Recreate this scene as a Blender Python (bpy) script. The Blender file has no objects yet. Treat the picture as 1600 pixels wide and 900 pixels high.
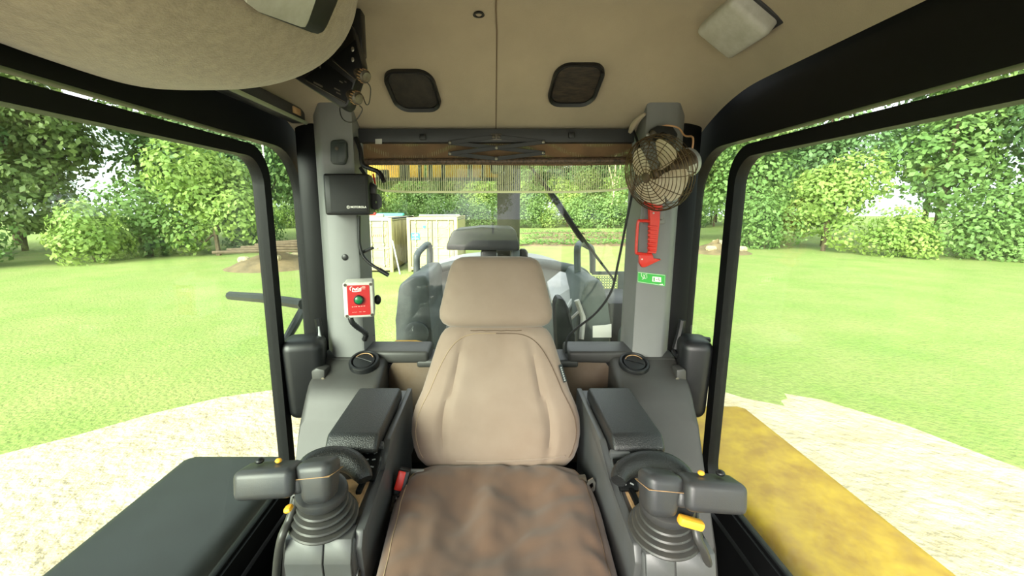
import bpy, bmesh, math, random
from mathutils import Vector, Matrix, noise
random.seed(7)
V = Vector
PI = math.pi
scene = bpy.context.scene
col = scene.collection
H = 3.03                      # camera height above the ground (m)
PITCH = math.radians(10.03)
FPX, CU, CV = 667.0, 770.0, 444.0

# ------------------------------------------------------------------ camera, sky, sun, exposure
cd = bpy.data.cameras.new('camera'); cam = bpy.data.objects.new('camera', cd); col.objects.link(cam)
cam.location = (0, 0, H); cam.rotation_euler = (PI / 2 - PITCH, 0, 0)
cd.sensor_width = 36; cd.lens = FPX * 36 / 1600
cd.shift_x = (800 - CU) / 1600; cd.shift_y = (CV - 450) / 1600
cd.clip_start = 0.02; cd.clip_end = 600
scene.camera = cam
w = bpy.data.worlds.new('sky'); scene.world = w; w.use_nodes = True
nt = w.node_tree
bg = nt.nodes['Background']; bg.inputs['Color'].default_value = (0.90, 0.95, 1.0, 1); bg.inputs['Strength'].default_value = 0.6
sd = bpy.data.lights.new('sun_offscreen', 'SUN'); sun = bpy.data.objects.new('sun_offscreen', sd); col.objects.link(sun)
sd.energy = 4.8; sd.angle = math.radians(42); sd.color = (1.0, 0.95, 0.86)
sun.rotation_euler = V((0.46, 0.78, -0.38)).to_track_quat('-Z', 'Y').to_euler()
vs = scene.view_settings
vs.view_transform = 'Standard'; vs.look = 'None'; vs.gamma = 1.0; vs.use_curve_mapping = False
vs.exposure = 2.05
scene.cycles.max_bounces = 10; scene.cycles.transparent_max_bounces = 24; scene.cycles.diffuse_bounces = 6
scene.cycles.sample_clamp_indirect = 6.0

# ------------------------------------------------------------------ helpers
def ray(u, v):
    x = (u - CU) / FPX; y = (CV - v) / FPX
    return V((x, math.cos(PITCH) + y * math.sin(PITCH), -math.sin(PITCH) + y * math.cos(PITCH)))
def P(u, v, Y=None, z=None, X=None, t=None):
    """photo pixel -> point relative to the camera, on the plane Y, z or X it lies on"""
    d = ray(u, v)
    if Y is not None: t = Y / d.y
    elif z is not None: t = z / d.z
    elif X is not None: t = X / d.x
    return d * t
def s2l(c):
    c = c / 255.0
    return c / 12.92 if c <= 0.04045 else ((c + 0.055) / 1.055) ** 2.4
def rgb(*c): return (s2l(c[0]), s2l(c[1]), s2l(c[2]), 1)

def mat(name, c, rough=0.6, metal=0.0, var=0.0, vscale=8.0, c2=None, bump=0.0, bscale=200.0, spec=0.5, coat=0.0, stretch=None, sheen=0.0, transl=0.0):
    m = bpy.data.materials.new(name); m.use_nodes = True
    n = m.node_tree.nodes; l = m.node_tree.links
    b = n['Principled BSDF']
    b.inputs['Base Color'].default_value = rgb(*c); b.inputs['Roughness'].default_value = rough
    b.inputs['Metallic'].default_value = metal; b.inputs['Specular IOR Level'].default_value = spec
    b.inputs['Coat Weight'].default_value = coat
    if sheen: b.inputs['Sheen Weight'].default_value = sheen
    tc = n.new('ShaderNodeTexCoord'); src = tc.outputs['Object']
    if stretch:
        mp = n.new('ShaderNodeMapping'); mp.inputs['Scale'].default_value = stretch
        l.new(src, mp.inputs['Vector']); src = mp.outputs['Vector']
    if var or c2:
        nz = n.new('ShaderNodeTexNoise'); nz.inputs['Scale'].default_value = vscale; nz.inputs['Detail'].default_value = 6; nz.inputs['Roughness'].default_value = 0.65
        l.new(src, nz.inputs['Vector'])
        r = n.new('ShaderNodeValToRGB'); r.color_ramp.elements[0].position = 0.36; r.color_ramp.elements[1].position = 0.66
        if c2 is None:
            k = 1 - var; c2 = tuple(q * k for q in c)
        r.color_ramp.elements[0].color = rgb(*c2); r.color_ramp.elements[1].color = rgb(*c)
        l.new(nz.outputs['Fac'], r.inputs['Fac']); l.new(r.outputs['Color'], b.inputs['Base Color'])
    if bump:
        nb = n.new('ShaderNodeTexNoise'); nb.inputs['Scale'].default_value = bscale; nb.inputs['Detail'].default_value = 3
        l.new(src, nb.inputs['Vector'])
        bp = n.new('ShaderNodeBump'); bp.inputs['Strength'].default_value = bump; bp.inputs['Distance'].default_value = 0.6 / bscale
        l.new(nb.outputs['Fac'], bp.inputs['Height']); l.new(bp.outputs['Normal'], b.inputs['Normal'])
    if transl:
        tr = n.new('ShaderNodeBsdfTranslucent'); mx = n.new('ShaderNodeMixShader'); mx.inputs['Fac'].default_value = transl
        if b.inputs['Base Color'].is_linked: l.new(b.inputs['Base Color'].links[0].from_socket, tr.inputs['Color'])
        else: tr.inputs['Color'].default_value = rgb(*c)
        out = n['Material Output']
        l.new(b.outputs[0], mx.inputs[1]); l.new(tr.outputs[0], mx.inputs[2]); l.new(mx.outputs[0], out.inputs['Surface'])
    return m

def glass_mat(name, tint, dust=0.03, refl=0.04):
    m = bpy.data.materials.new(name); m.use_nodes = True
    n = m.node_tree.nodes; l = m.node_tree.links
    n.remove(n['Principled BSDF']); out = n['Material Output']
    tr = n.new('ShaderNodeBsdfTransparent'); tr.inputs['Color'].default_value = (*tint, 1)
    gl = n.new('ShaderNodeBsdfGlossy'); gl.inputs['Roughness'].default_value = 0.0
    lw = n.new('ShaderNodeLayerWeight'); lw.inputs['Blend'].default_value = 0.5
    pw = n.new('ShaderNodeMath'); pw.operation = 'POWER'; pw.inputs[1].default_value = 5
    ma = n.new('ShaderNodeMath'); ma.operation = 'MULTIPLY_ADD'; ma.inputs[1].default_value = 0.8; ma.inputs[2].default_value = refl
    l.new(lw.outputs['Facing'], pw.inputs[0]); l.new(pw.outputs[0], ma.inputs[0])
    mx = n.new('ShaderNodeMixShader'); l.new(ma.outputs[0], mx.inputs['Fac']); l.new(tr.outputs[0], mx.inputs[1]); l.new(gl.outputs[0], mx.inputs[2])
    df = n.new('ShaderNodeBsdfDiffuse'); df.inputs['Color'].default_value = (0.75, 0.74, 0.68, 1)
    tc = n.new('ShaderNodeTexCoord'); nz = n.new('ShaderNodeTexNoise'); nz.inputs['Scale'].default_value = 60; nz.inputs['Detail'].default_value = 8
    l.new(tc.outputs['Object'], nz.inputs['Vector'])
    mr = n.new('ShaderNodeMapRange'); mr.inputs['From Min'].default_value = 0.35; mr.inputs['From Max'].default_value = 0.8; mr.inputs['To Min'].default_value = dust * 0.5; mr.inputs['To Max'].default_value = dust * 3
    l.new(nz.outputs['Fac'], mr.inputs['Value'])
    m2 = n.new('ShaderNodeMixShader'); l.new(mr.outputs[0], m2.inputs['Fac']); l.new(mx.outputs[0], m2.inputs[1]); l.new(df.outputs[0], m2.inputs[2])
    l.new(m2.outputs[0], out.inputs['Surface'])
    return m

def perf_mat(name, c, scale, hole=0.28):
    """fine perforated fabric: open holes on a dense grid"""
    m = mat(name, c, 0.75, var=0.25, vscale=6)
    n = m.node_tree.nodes; l = m.node_tree.links; b = n['Principled BSDF']
    tc = n.new('ShaderNodeTexCoord'); vo = n.new('ShaderNodeTexVoronoi'); vo.inputs['Scale'].default_value = scale; vo.inputs['Randomness'].default_value = 0.0
    l.new(tc.outputs['Object'], vo.inputs['Vector'])
    g = n.new('ShaderNodeMath'); g.operation = 'GREATER_THAN'; g.inputs[1].default_value = hole
    l.new(vo.outputs['Distance'], g.inputs[0]); l.new(g.outputs[0], b.inputs['Alpha'])
    return m

ORG = {}
class M:
    def __init__(s): s.v = []; s.f = []
    def add(s, vs_, fs_):
        o = len(s.v); s.v += [V(q) for q in vs_]; s.f += [tuple(i + o for i in q) for q in fs_]; return s
    def bm(s, b, X=None):
        b.verts.index_update()
        s.add([(X @ q.co if X else q.co.copy()) for q in b.verts], [[q.index for q in f.verts] for f in b.faces]); b.free(); return s
    def box(s, c, size, R=None, bev=0.0, seg=2, taper=None):
        b = bmesh.new(); bmesh.ops.create_cube(b, size=1)
        for q in b.verts:
            q.co = V((q.co.x * size[0], q.co.y * size[1], q.co.z * size[2]))
            if taper and q.co.z < 0: q.co.x *= taper[0]; q.co.y *= taper[1]
        if bev: bmesh.ops.bevel(b, geom=list(b.edges), offset=bev, segments=seg, profile=0.5, affect='EDGES', clamp_overlap=True)
        X = Matrix.Translation(V(c)) @ (R.to_4x4() if R else Matrix.Identity(4))
        return s.bm(b, X)
    def prism(s, poly, o, ux, uy, depth, bev=0.0, seg=2):
        o, ux, uy = V(o), V(ux).normalized(), V(uy).normalized(); un = ux.cross(uy)
        b = bmesh.new()
        lo = [b.verts.new(o + ux * p[0] + uy * p[1]) for p in poly]; hi = [b.verts.new(q.co + un * depth) for q in lo]
        k = len(poly)
        b.faces.new(lo[::-1]); top = b.faces.new(hi)
        for i in range(k): b.faces.new([lo[i], lo[(i + 1) % k], hi[(i + 1) % k], hi[i]])
        if bev:
            bmesh.ops.bevel(b, geom=[e for e in b.edges], offset=bev, segments=seg, profile=0.5, affect='EDGES', clamp_overlap=True)
        return s.bm(b)
    def pix(s, pts, Y, depth, bev=0.0, seg=2):
        """outline given in photo pixels, standing on the vertical plane Y, proud of it by depth towards -Y"""
        q = [P(u, v, Y=Y) for u, v in pts]
        area = sum(a.x * b.z - b.x * a.z for a, b in zip(q, q[1:] + q[:1]))
        if area < 0: q = q[::-1]
        return s.prism([(p.x, p.z) for p in q], (0, Y, 0), (1, 0, 0), (0, 0, 1), depth, bev, seg)
    def pixhole(s, pts, hole, Y, depth, n=28):
        """plate on the plane Y with a real opening: outline and opening in photo pixels"""
        o = [P(u, v, Y=Y) for u, v in pts]; h = [P(u, v, Y=Y) for u, v in hole]
        cx = sum(q.x for q in h) / len(h); cz = sum(q.z for q in h) / len(h)
        def cast(poly, a):
            dx, dz = math.cos(a), math.sin(a); best = None
            for p, q in zip(poly, poly[1:] + poly[:1]):
                ex, ez = q.x - p.x, q.z - p.z; den = dx * ez - dz * ex
                if abs(den) < 1e-12: continue
                t = ((p.x - cx) * ez - (p.z - cz) * ex) / den; w_ = ((p.x - cx) * dz - (p.z - cz) * dx) / den
                if t > 0 and -1e-6 <= w_ <= 1 + 1e-6 and (best is None or t < best): best = t
            return (cx + dx * best, cz + dz * best)
        angs = sorted([2 * PI * i / n for i in range(n)] + [math.atan2(q.z - cz, q.x - cx) % (2 * PI) for q in o])
        O = [cast(o, a) for a in angs]; I = [cast(h, a) for a in angs]; k = len(angs); vs_ = []
        for y in (Y, Y - depth): vs_ += [(x, y, z) for x, z in O] + [(x, y, z) for x, z in I]
        fs_ = []
        for i in range(k):
            j = (i + 1) % k
            fs_ += [(i, j, k + j, k + i), (2 * k + i, 3 * k + i, 3 * k + j, 2 * k + j), (i, 2 * k + i, 2 * k + j, j), (k + i, k + j, 3 * k + j, 3 * k + i)]
        return s.add(vs_, fs_)
    def pixb(s, pts, Y, depth, bev=0.0, seg=2):
        """the same outline with its near face on the plane Y and its body behind it"""
        q = [P(u, v, Y=Y) for u, v in pts]
        area = sum(a.x * b.z - b.x * a.z for a, b in zip(q, q[1:] + q[:1]))
        if area < 0: q = q[::-1]
        return s.prism([(p.x, p.z) for p in q], (0, Y + depth, 0), (1, 0, 0), (0, 0, 1), depth, bev, seg)
    def tube(s, pts, r, n=8, cap=True, closed=False):
        pts = [V(p) for p in pts]; k = len(pts)
        rr = r if isinstance(r, (list, tuple)) else [r] * k
        tg = []
        for i in range(k):
            a = pts[(i - 1) % k] if closed else pts[max(i - 1, 0)]; b = pts[(i + 1) % k] if closed else pts[min(i + 1, k - 1)]
            tg.append((b - a).normalized())
        up = V((0, 0, 1)) if abs(tg[0].z) < 0.9 else V((1, 0, 0))
        x = tg[0].cross(up).normalized(); vs_, fs_ = [], []
        for i in range(k):
            x = (x - tg[i] * x.dot(tg[i])).normalized(); y = tg[i].cross(x)
            for j in range(n):
                a = 2 * PI * j / n; vs_.append(pts[i] + (x * math.cos(a) + y * math.sin(a)) * rr[i])
        m_ = k if closed else k - 1
        for i in range(m_):
            for j in range(n):
                i2 = (i + 1) % k; fs_.append((i * n + j, i * n + (j + 1) % n, i2 * n + (j + 1) % n, i2 * n + j))
        if cap and not closed:
            fs_.append(tuple(range(n))[::-1]); fs_.append(tuple((k - 1) * n + j for j in range(n)))
        return s.add(vs_, fs_)
    def lathe(s, prof, o, axis, n=28, arc=2 * PI):
        o = V(o); a = V(axis).normalized(); up = V((0, 0, 1)) if abs(a.z) < 0.9 else V((0, 1, 0))
        x = a.cross(up).normalized(); y = a.cross(x); vs_, fs_ = [], []
        for r, h in prof:
            for j in range(n):
                t = arc * j / n; vs_.append(o + a * h + (x * math.cos(t) + y * math.sin(t)) * max(r, 1e-5))
        for i in range(len(prof) - 1):
            for j in range(n): fs_.append((i * n + j, i * n + (j + 1) % n, (i + 1) * n + (j + 1) % n, (i + 1) * n + j))
        if prof[0][0] > 1e-4: fs_.append(tuple(range(n))[::-1])
        if prof[-1][0] > 1e-4: fs_.append(tuple((len(prof) - 1) * n + j for j in range(n)))
        return s.add(vs_, fs_)
    def ell(s, c, rad, R=None, e1=1.0, e2=1.0, nu=28, nv=18):
        sp = lambda q, e: math.copysign(abs(q) ** e, q)
        vs_, fs_ = [], []
        for i in range(nv + 1):
            a = -PI / 2 + PI * i / nv
            for j in range(nu):
                b = 2 * PI * j / nu
                p = V((rad[0] * sp(math.cos(a), e1) * sp(math.cos(b), e2), rad[1] * sp(math.cos(a), e1) * sp(math.sin(b), e2), rad[2] * sp(math.sin(a), e1)))
                vs_.append(V(c) + (R @ p if R else p))
        for i in range(nv):
            for j in range(nu): fs_.append((i * nu + j, i * nu + (j + 1) % nu, (i + 1) * nu + (j + 1) % nu, (i + 1) * nu + j))
        return s.add(vs_, fs_)
    def grid(s, fn, nu, nv, wrap=False):
        vs_ = [fn(i / nu, j / nv) for j in range(nv + 1) for i in range(nu + (0 if wrap else 1))]
        k = nu if wrap else nu + 1; fs_ = []
        for j in range(nv):
            for i in range(nu): fs_.append((j * k + i, j * k + (i + 1) % k, (j + 1) * k + (i + 1) % k, (j + 1) * k + i))
        return s.add(vs_, fs_)
    def mesh(s, name, m_, smooth=True, ang=38, off=V((0, 0, 0)), norm=True):
        me = bpy.data.meshes.new(name); me.from_pydata([tuple(q - off) for q in s.v], [], s.f); me.update()
        if norm:
            b = bmesh.new(); b.from_mesh(me); bmesh.ops.recalc_face_normals(b, faces=list(b.faces)); b.to_mesh(me); b.free()
        if smooth:
            me.polygons.foreach_set('use_smooth', [True] * len(me.polygons)); me.set_sharp_from_angle(angle=math.radians(ang))
        me.materials.append(m_); return me
    def obj(s, name, m_, parent=None, smooth=True, ang=38, norm=True):
        if parent is None:
            lo = [min(q[i] for q in s.v) for i in range(3)]; hi = [max(q[i] for q in s.v) for i in range(3)]
            o = V(((lo[0] + hi[0]) / 2, (lo[1] + hi[1]) / 2, lo[2]))
        else: o = ORG[parent.name]
        ob = bpy.data.objects.new(name, s.mesh(name, m_, smooth, ang, o, norm)); col.objects.link(ob)
        if parent is None: ob.location = o + V((0, 0, H))
        else: ob.parent = parent
        ORG[ob.name] = o; return ob
def thing(name, label, cat, loc, group=None):
    o = bpy.data.objects.new(name, None); col.objects.link(o); o.empty_display_size = 0.05
    o.location = V(loc) + V((0, 0, H)); ORG[o.name] = V(loc)
    return tag(o, label, cat, group)
def tag(o, label, cat, group=None, kind=None):
    o['label'] = label; o['category'] = cat
    if group: o['group'] = group
    if kind: o['kind'] = kind
    return o
def struct(o, label=None, cat=None):
    o['kind'] = 'structure'
    if label: o['label'] = label
    if cat: o['category'] = cat
    return o
def copy_thing(root, loc, rotz=0.0, sc=1.0):
    r = root.copy(); col.objects.link(r); r.location = V(loc) + V((0, 0, H)); r.rotation_euler = (0, 0, rotz); r.scale = (sc, sc, sc)
    for c in root.children:
        d = c.copy(); col.objects.link(d); d.parent = r
        for e in c.children:
            g = e.copy(); col.objects.link(g); g.parent = d
    return r
def spl(pts, k=6):
    pts = [V(p) for p in pts]; out = []
    for i in range(len(pts) - 1):
        p0, p1, p2, p3 = pts[max(i - 1, 0)], pts[i], pts[i + 1], pts[min(i + 2, len(pts) - 1)]
        for j in range(k):
            t = j / k
            out.append(0.5 * ((2 * p1) + (p2 - p0) * t + (2 * p0 - 5 * p1 + 4 * p2 - p3) * t * t + (3 * p1 - p0 - 3 * p2 + p3) * t ** 3))
    return out + [pts[-1]]
def lin(tab, x):
    if x <= tab[0][0]: return tab[0][1]
    for (a, b), (c, d) in zip(tab, tab[1:]):
        if x <= c: return b + (d - b) * (x - a) / (c - a)
    return tab[-1][1]
def smooth_lin(tab, x, h):
    return sum(lin(tab, x + h * k / 3) for k in range(-3, 4)) / 7
def basis(n, up=(0, 0, 1)):
    """rotation whose local -Y looks along n (front of a box), local Z close to up"""
    y = -V(n).normalized(); x = y.cross(V(up)).normalized(); z = x.cross(y)
    return Matrix((x, y, z)).transposed()
def rrect(w, h, r, k=5):
    out = []
    for cx, cy, a0 in ((w / 2 - r, h / 2 - r, 0), (-w / 2 + r, h / 2 - r, PI / 2), (-w / 2 + r, -h / 2 + r, PI), (w / 2 - r, -h / 2 + r, 1.5 * PI)):
        for i in range(k + 1):
            a = a0 + PI / 2 * i / k; out.append((cx + r * math.cos(a), cy + r * math.sin(a)))
    return out
def text(name, body, size, o, ux, uy, m_, parent, align='LEFT', bold=0.0):
    c = bpy.data.curves.new('t', 'FONT'); c.body = body; c.size = size; c.align_x = align; c.extrude = 0.0002; c.offset = bold
    t = bpy.data.objects.new('t', c); col.objects.link(t)
    dg = bpy.context.evaluated_depsgraph_get(); me = bpy.data.meshes.new_from_object(t.evaluated_get(dg))
    ux, uy = V(ux).normalized(), V(uy).normalized(); un = ux.cross(uy)
    b = M(); b.add([V(o) + ux * q.co.x + uy * q.co.y + un * (q.co.z + 0.0003) for q in me.vertices], [tuple(p.vertices) for p in me.polygons])
    bpy.data.objects.remove(t); bpy.data.curves.remove(c); bpy.data.meshes.remove(me)
    return b.obj(name, m_, parent, smooth=False)

# ------------------------------------------------------------------ materials
MT = dict(
    liner=mat('headliner_felt', (160, 147, 126), 0.95, var=0.05, vscale=5, bump=0.5, bscale=420, sheen=0.2),
    duct=mat('overhead_felt', (160, 147, 126), 0.95, var=0.12, vscale=70, bump=0.8, bscale=300, sheen=0.3),
    seam=mat('seam_thread', (104, 88, 70), 0.9),
    pillar=mat('pillar_plastic', (113, 114, 113), 0.45, var=0.05, vscale=4, bump=0.05, bscale=500),
    grey=mat('moulded_grey', (55, 55, 53), 0.5, c2=(49, 47, 45), vscale=5, bump=0.15, bscale=600),
    cons=mat('console_grey', (73, 75, 77), 0.42, c2=(69, 69, 68), vscale=9, bump=0.1, bscale=700),
    carpet=mat('rear_carpet', (100, 87, 75), 0.95, c2=(89, 73, 56), vscale=6, bump=0.5, bscale=500, sheen=0.2),
    seat=mat('seat_canvas', (134, 117, 104), 0.8, c2=(126, 107, 93), vscale=4.5, bump=0.35, bscale=900, sheen=0.25),
    seatdk=mat('cushion_canvas', (98, 74, 58), 0.82, c2=(92, 68, 53), vscale=5.5, bump=0.35, bscale=900, sheen=0.2),
    thread=mat('stitch_thread', (153, 133, 107), 0.8),
    pipe=mat('dark_piping', (84, 66, 52), 0.8),
    black=mat('black_plastic', (18, 19, 21), 0.42, var=0.15, vscale=20),
    pad=mat('armrest_vinyl', (25, 26, 27), 0.40, bump=0.8, bscale=380, spec=0.6),
    rubber=mat('bellows_rubber', (46, 46, 46), 0.42, c2=(56, 54, 50), vscale=18),
    grip=mat('grip_plastic', (49, 51, 55), 0.42, bump=0.3, bscale=900, c2=(55, 54, 53), vscale=14),
    frame=mat('black_door_frame', (10, 11, 12), 0.5, var=0.2, vscale=30, spec=.2),
    trim=mat('header_trim', (46, 47, 50), 0.5),
    steel=mat('bright_steel', (155, 153, 147), 0.3, metal=0.9),
    zinc=mat('dull_steel', (109, 106, 98), 0.45, metal=0.7, c2=(82, 71, 58), vscale=40),
    brass=mat('fan_wire', (92, 74, 54), 0.38, metal=0.75),
    fanm=mat('motor_brown', (96, 84, 70), 0.45, metal=0.5, c2=(70, 56, 44), vscale=30),
    blade=mat('fan_blade', (214, 206, 186), 0.45, c2=(190, 172, 146), vscale=25),
    red=mat('red_plastic', (202, 40, 27), 0.35),
    redp=mat('red_plate', (160, 22, 24), 0.4),
    white=mat('white_plastic', (186, 186, 180), 0.5, c2=(167, 165, 155), vscale=22),
    wsign=mat('white_print', (240, 238, 232), 0.6),
    pinkp=mat('faded_print', (236, 170, 160), 0.6),
    green=mat('green_button', (18, 96, 58), 0.3),
    gstick=mat('green_sticker', (53, 169, 64), 0.5),
    dprint=mat('dark_print', (44, 50, 46), 0.6),
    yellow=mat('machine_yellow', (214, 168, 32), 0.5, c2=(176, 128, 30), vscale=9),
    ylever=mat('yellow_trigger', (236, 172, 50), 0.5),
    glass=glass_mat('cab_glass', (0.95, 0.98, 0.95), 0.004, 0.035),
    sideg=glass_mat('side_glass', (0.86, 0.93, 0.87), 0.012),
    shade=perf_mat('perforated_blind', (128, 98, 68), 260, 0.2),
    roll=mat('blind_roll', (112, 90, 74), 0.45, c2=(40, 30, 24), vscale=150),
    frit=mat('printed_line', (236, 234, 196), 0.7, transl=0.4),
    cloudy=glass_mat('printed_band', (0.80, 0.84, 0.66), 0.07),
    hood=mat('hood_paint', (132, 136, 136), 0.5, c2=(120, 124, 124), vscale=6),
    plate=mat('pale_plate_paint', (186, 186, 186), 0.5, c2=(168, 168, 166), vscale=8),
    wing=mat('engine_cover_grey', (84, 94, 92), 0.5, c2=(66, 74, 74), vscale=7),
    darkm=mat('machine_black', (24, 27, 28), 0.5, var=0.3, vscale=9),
    stack=mat('exhaust_steel', (36, 36, 24), 0.8, spec=.15, c2=(24, 24, 18), vscale=60, stretch=(1, 1, 6)),
    cont=mat('container_cream', (164, 158, 114), 0.6, c2=(152, 145, 100), vscale=2.5),
    contd=mat('container_dirty', (196, 186, 138), 0.7, c2=(112, 106, 76), vscale=2.2, stretch=(3, 3, 0.25)),
    contr=mat('container_roof', (168, 166, 150), 0.7, c2=(132, 128, 110), vscale=2),
    rod=mat('locking_rod_grey', (150, 158, 132), 0.5),
    blue=mat('blue_placard', (50, 140, 206), 0.5),
    turq=mat('turquoise_sheet', (70, 186, 166), 0.6),
    alu=mat('pale_metal', (160, 164, 164), 0.4, metal=0.3),
    bark=mat('bark_brown', (104, 88, 68), 0.9, c2=(78, 64, 48), vscale=6),
    pale=mat('pale_bark', (214, 202, 176), 0.8, c2=(180, 164, 136), vscale=4),
    soil=mat('soil_brown', (132, 112, 82), 0.95, c2=(96, 82, 60), vscale=1.2),
    rock=mat('pale_rubble', (186, 172, 140), 0.9, c2=(140, 126, 98), vscale=8),
    leafa=mat('leaf_mid', (126, 154, 86), 0.6, c2=(96, 130, 66), vscale=0.6, transl=0.35),
    leafb=mat('leaf_light', (158, 178, 94), 0.6, c2=(126, 156, 76), vscale=0.6, transl=0.4),
    leafc=mat('leaf_dark', (110, 140, 88), 0.6, c2=(84, 114, 68), vscale=0.6, transl=0.3),
    leafd=mat('leaf_olive', (124, 142, 76), 0.6, c2=(90, 112, 56), vscale=0.6, transl=0.35),
    crop=mat('crop_leaf', (130, 176, 84), 0.6, c2=(92, 146, 60), vscale=2, transl=0.35),
    floor=mat('floor_mat', (26, 25, 24), 0.8, c2=(40, 36, 30), vscale=12),
    dirt=mat('dusty_plate', (186, 150, 108), 0.9, c2=(150, 116, 80), vscale=30),
    redb=mat('buckle_red', (214, 44, 30), 0.35),
)
# grass ground: two greens with dry patches
g = mat('grass_ground', (120, 144, 64), 0.95, c2=(140, 148, 82), vscale=0.5, bump=0.8, bscale=14)
MT['grass'] = g
n_, l_ = g.node_tree.nodes, g.node_tree.links
fine = n_.new('ShaderNodeTexNoise'); fine.inputs['Scale'].default_value = 9; fine.inputs['Detail'].default_value = 8; fine.inputs['Roughness'].default_value = .8
tcg = n_.new('ShaderNodeTexCoord'); l_.new(tcg.outputs['Object'], fine.inputs['Vector'])
mrg = n_.new('ShaderNodeMapRange'); mrg.inputs['From Min'].default_value = .3; mrg.inputs['From Max'].default_value = .7; mrg.inputs['To Min'].default_value = .62; mrg.inputs['To Max'].default_value = 1.25
l_.new(fine.outputs['Fac'], mrg.inputs['Value'])
mxg = n_.new('ShaderNodeMix'); mxg.data_type = 'RGBA'; mxg.blend_type = 'MULTIPLY'; mxg.inputs[0].default_value = 1.0
bs = n_['Principled BSDF']; l_.new(bs.inputs['Base Color'].links[0].from_socket, mxg.inputs[6]); l_.new(mrg.outputs[0], mxg.inputs[7]); l_.new(mxg.outputs[2], bs.inputs['Base Color'])

# ================================================================== THE PLACE OUTSIDE
G = -H                                  # ground level relative to the camera
m = M()
def gfn(a, b):
    x = -160 + 320 * a; y = -120 + 300 * b
    return V((x, y, G))
m.grid(gfn, 40, 40)
struct(m.obj('ground', g, smooth=False), 'bright green mown grass field around the machine', 'ground')
struct(M().box((0, -18.5, G + .01), (46, 29, .04)).obj('added_pavement', mat('pale_concrete', (214, 206, 192), .9, c2=(196, 188, 174), vscale=.4), smooth=False), 'added pale concrete yard in front of the machine, out of view', 'yard')  # added out of view so pale ground bounces neutral light into the cab
m = M()
m.grid(lambda p_, q_: V((8.6 * q_ * math.cos(2 * PI * p_) * (1 + .12 * noise.noise(V((3 * math.cos(2 * PI * p_), 3 * math.sin(2 * PI * p_), 0)))), -.2 + 7.6 * q_ * math.sin(2 * PI * p_) * (1 + .12 * noise.noise(V((3 * math.cos(2 * PI * p_), 3 * math.sin(2 * PI * p_), 7)))), G + .035 - .034 * q_ ** 4 + .02 * noise.noise(V((9 * q_ * math.cos(2 * PI * p_), 9 * q_ * math.sin(2 * PI * p_), 1))))), 60, 24, wrap=True)
struct(m.obj('added_earth_pad', mat('packed_earth', (206, 188, 160), .95, c2=(176, 156, 126), vscale=1.6, bump=1.0, bscale=9)), 'pale packed earth added around the machine', 'bare earth')  # added pad, gives the cab warm bounce light instead of grass green
# ---- trees
def leaf_crown(m, blobs, n, size):
    tot = sum(b[1].x * b[1].y + b[1].z * b[1].x for b in blobs)
    for c, r in blobs:
        k = int(n * (r.x * r.y + r.z * r.x) / tot)
        for i in range(k):
            d = V((random.gauss(0, 1), random.gauss(0, 1), random.gauss(0, 1))).normalized()
            q = random.uniform(0.72, 1.08) * (1 + 0.18 * noise.noise(d * 2.3 + c))
            p = c + V((d.x * r.x, d.y * r.y, d.z * r.z)) * q
            nn = (d + V((random.gauss(0, .5), random.gauss(0, .5), random.gauss(0, .5) + .35))).normalized()
            ax = nn.cross(V((random.gauss(0, 1), random.gauss(0, 1), random.gauss(0, 1)))).normalized(); ay = nn.cross(ax)
            s = size * random.uniform(.6, 1.3)
            m.add([p - ax * s * .5, p + ay * s * .32, p + ax * s * .5, p - ay * s * .32], [(0, 1, 2, 3)])
def make_tree(name, label, hgt, wid, mt, n=6500, size=0.42, trunk=0.2, low=0.28, bark='bark', seed=1, group='trees along the edge of the field'):
    random.seed(seed)
    t = thing(name, label, 'tree', (0, 0, G), group)
    b = M(); pts = [V((0, 0, G - .1)), V((.1, 0, G + hgt * .3)), V((-.1, .1, G + hgt * .6)), V((0, 0, G + hgt * .85))]
    b.tube(spl(pts, 4), [trunk * (1 - .07 * i) for i in range(13)], 7)
    blobs = []
    for i in range(11):
        a = random.uniform(0, 2 * PI); hh = random.uniform(low, .9); rr = wid * .5 * random.uniform(.15, .62) * (1 - .35 * hh)
        c = V((math.cos(a) * rr, math.sin(a) * rr, G + hgt * hh)); s = wid * random.uniform(.2, .34)
        blobs.append((c, V((s, s, s * random.uniform(.7, 1.0)))))
        if i < 6: b.tube([V((0, 0, G + hgt * max(.2, hh - .25))), (c + V((0, 0, G + hgt * hh - .2))) * .5 - V((0, 0, .25 * hgt * .2)), c], [trunk * .5, trunk * .35, trunk * .15], 5)
    b.obj('trunk', MT[bark], t)
    k = M(); leaf_crown(k, blobs, n, size); k.obj('crown', MT[mt], t, smooth=False, norm=False)
    return t
protos = [
    make_tree('forest_tree', 'broad mid-green leafy tree at the edge of the field', 15, 9, 'leafa', seed=11),
    make_tree('forest_tree', 'light yellow-green bushy tree at the edge of the field', 10, 8, 'leafb', seed=12, low=.12),
    make_tree('forest_tree', 'dark green dense tall tree at the edge of the field', 19, 10, 'leafc', seed=13, n=8000),
    make_tree('forest_tree', 'olive green loose tree at the edge of the field', 13, 7, 'leafd', seed=14, low=.2),
    make_tree('understorey_bush', 'low rounded green bush in front of the trees', 4.2, 6, 'leafa', n=3600, size=.32, trunk=.08, low=.1, seed=15, group='bushes in front of the trees'),
    make_tree('understorey_bush', 'low pale green bush in front of the trees', 3.4, 5, 'leafb', n=3400, size=.3, trunk=.07, low=.1, seed=16, group='bushes in front of the trees'),
]
random.seed(5)
used = [False] * len(protos); base_lb = {}
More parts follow.
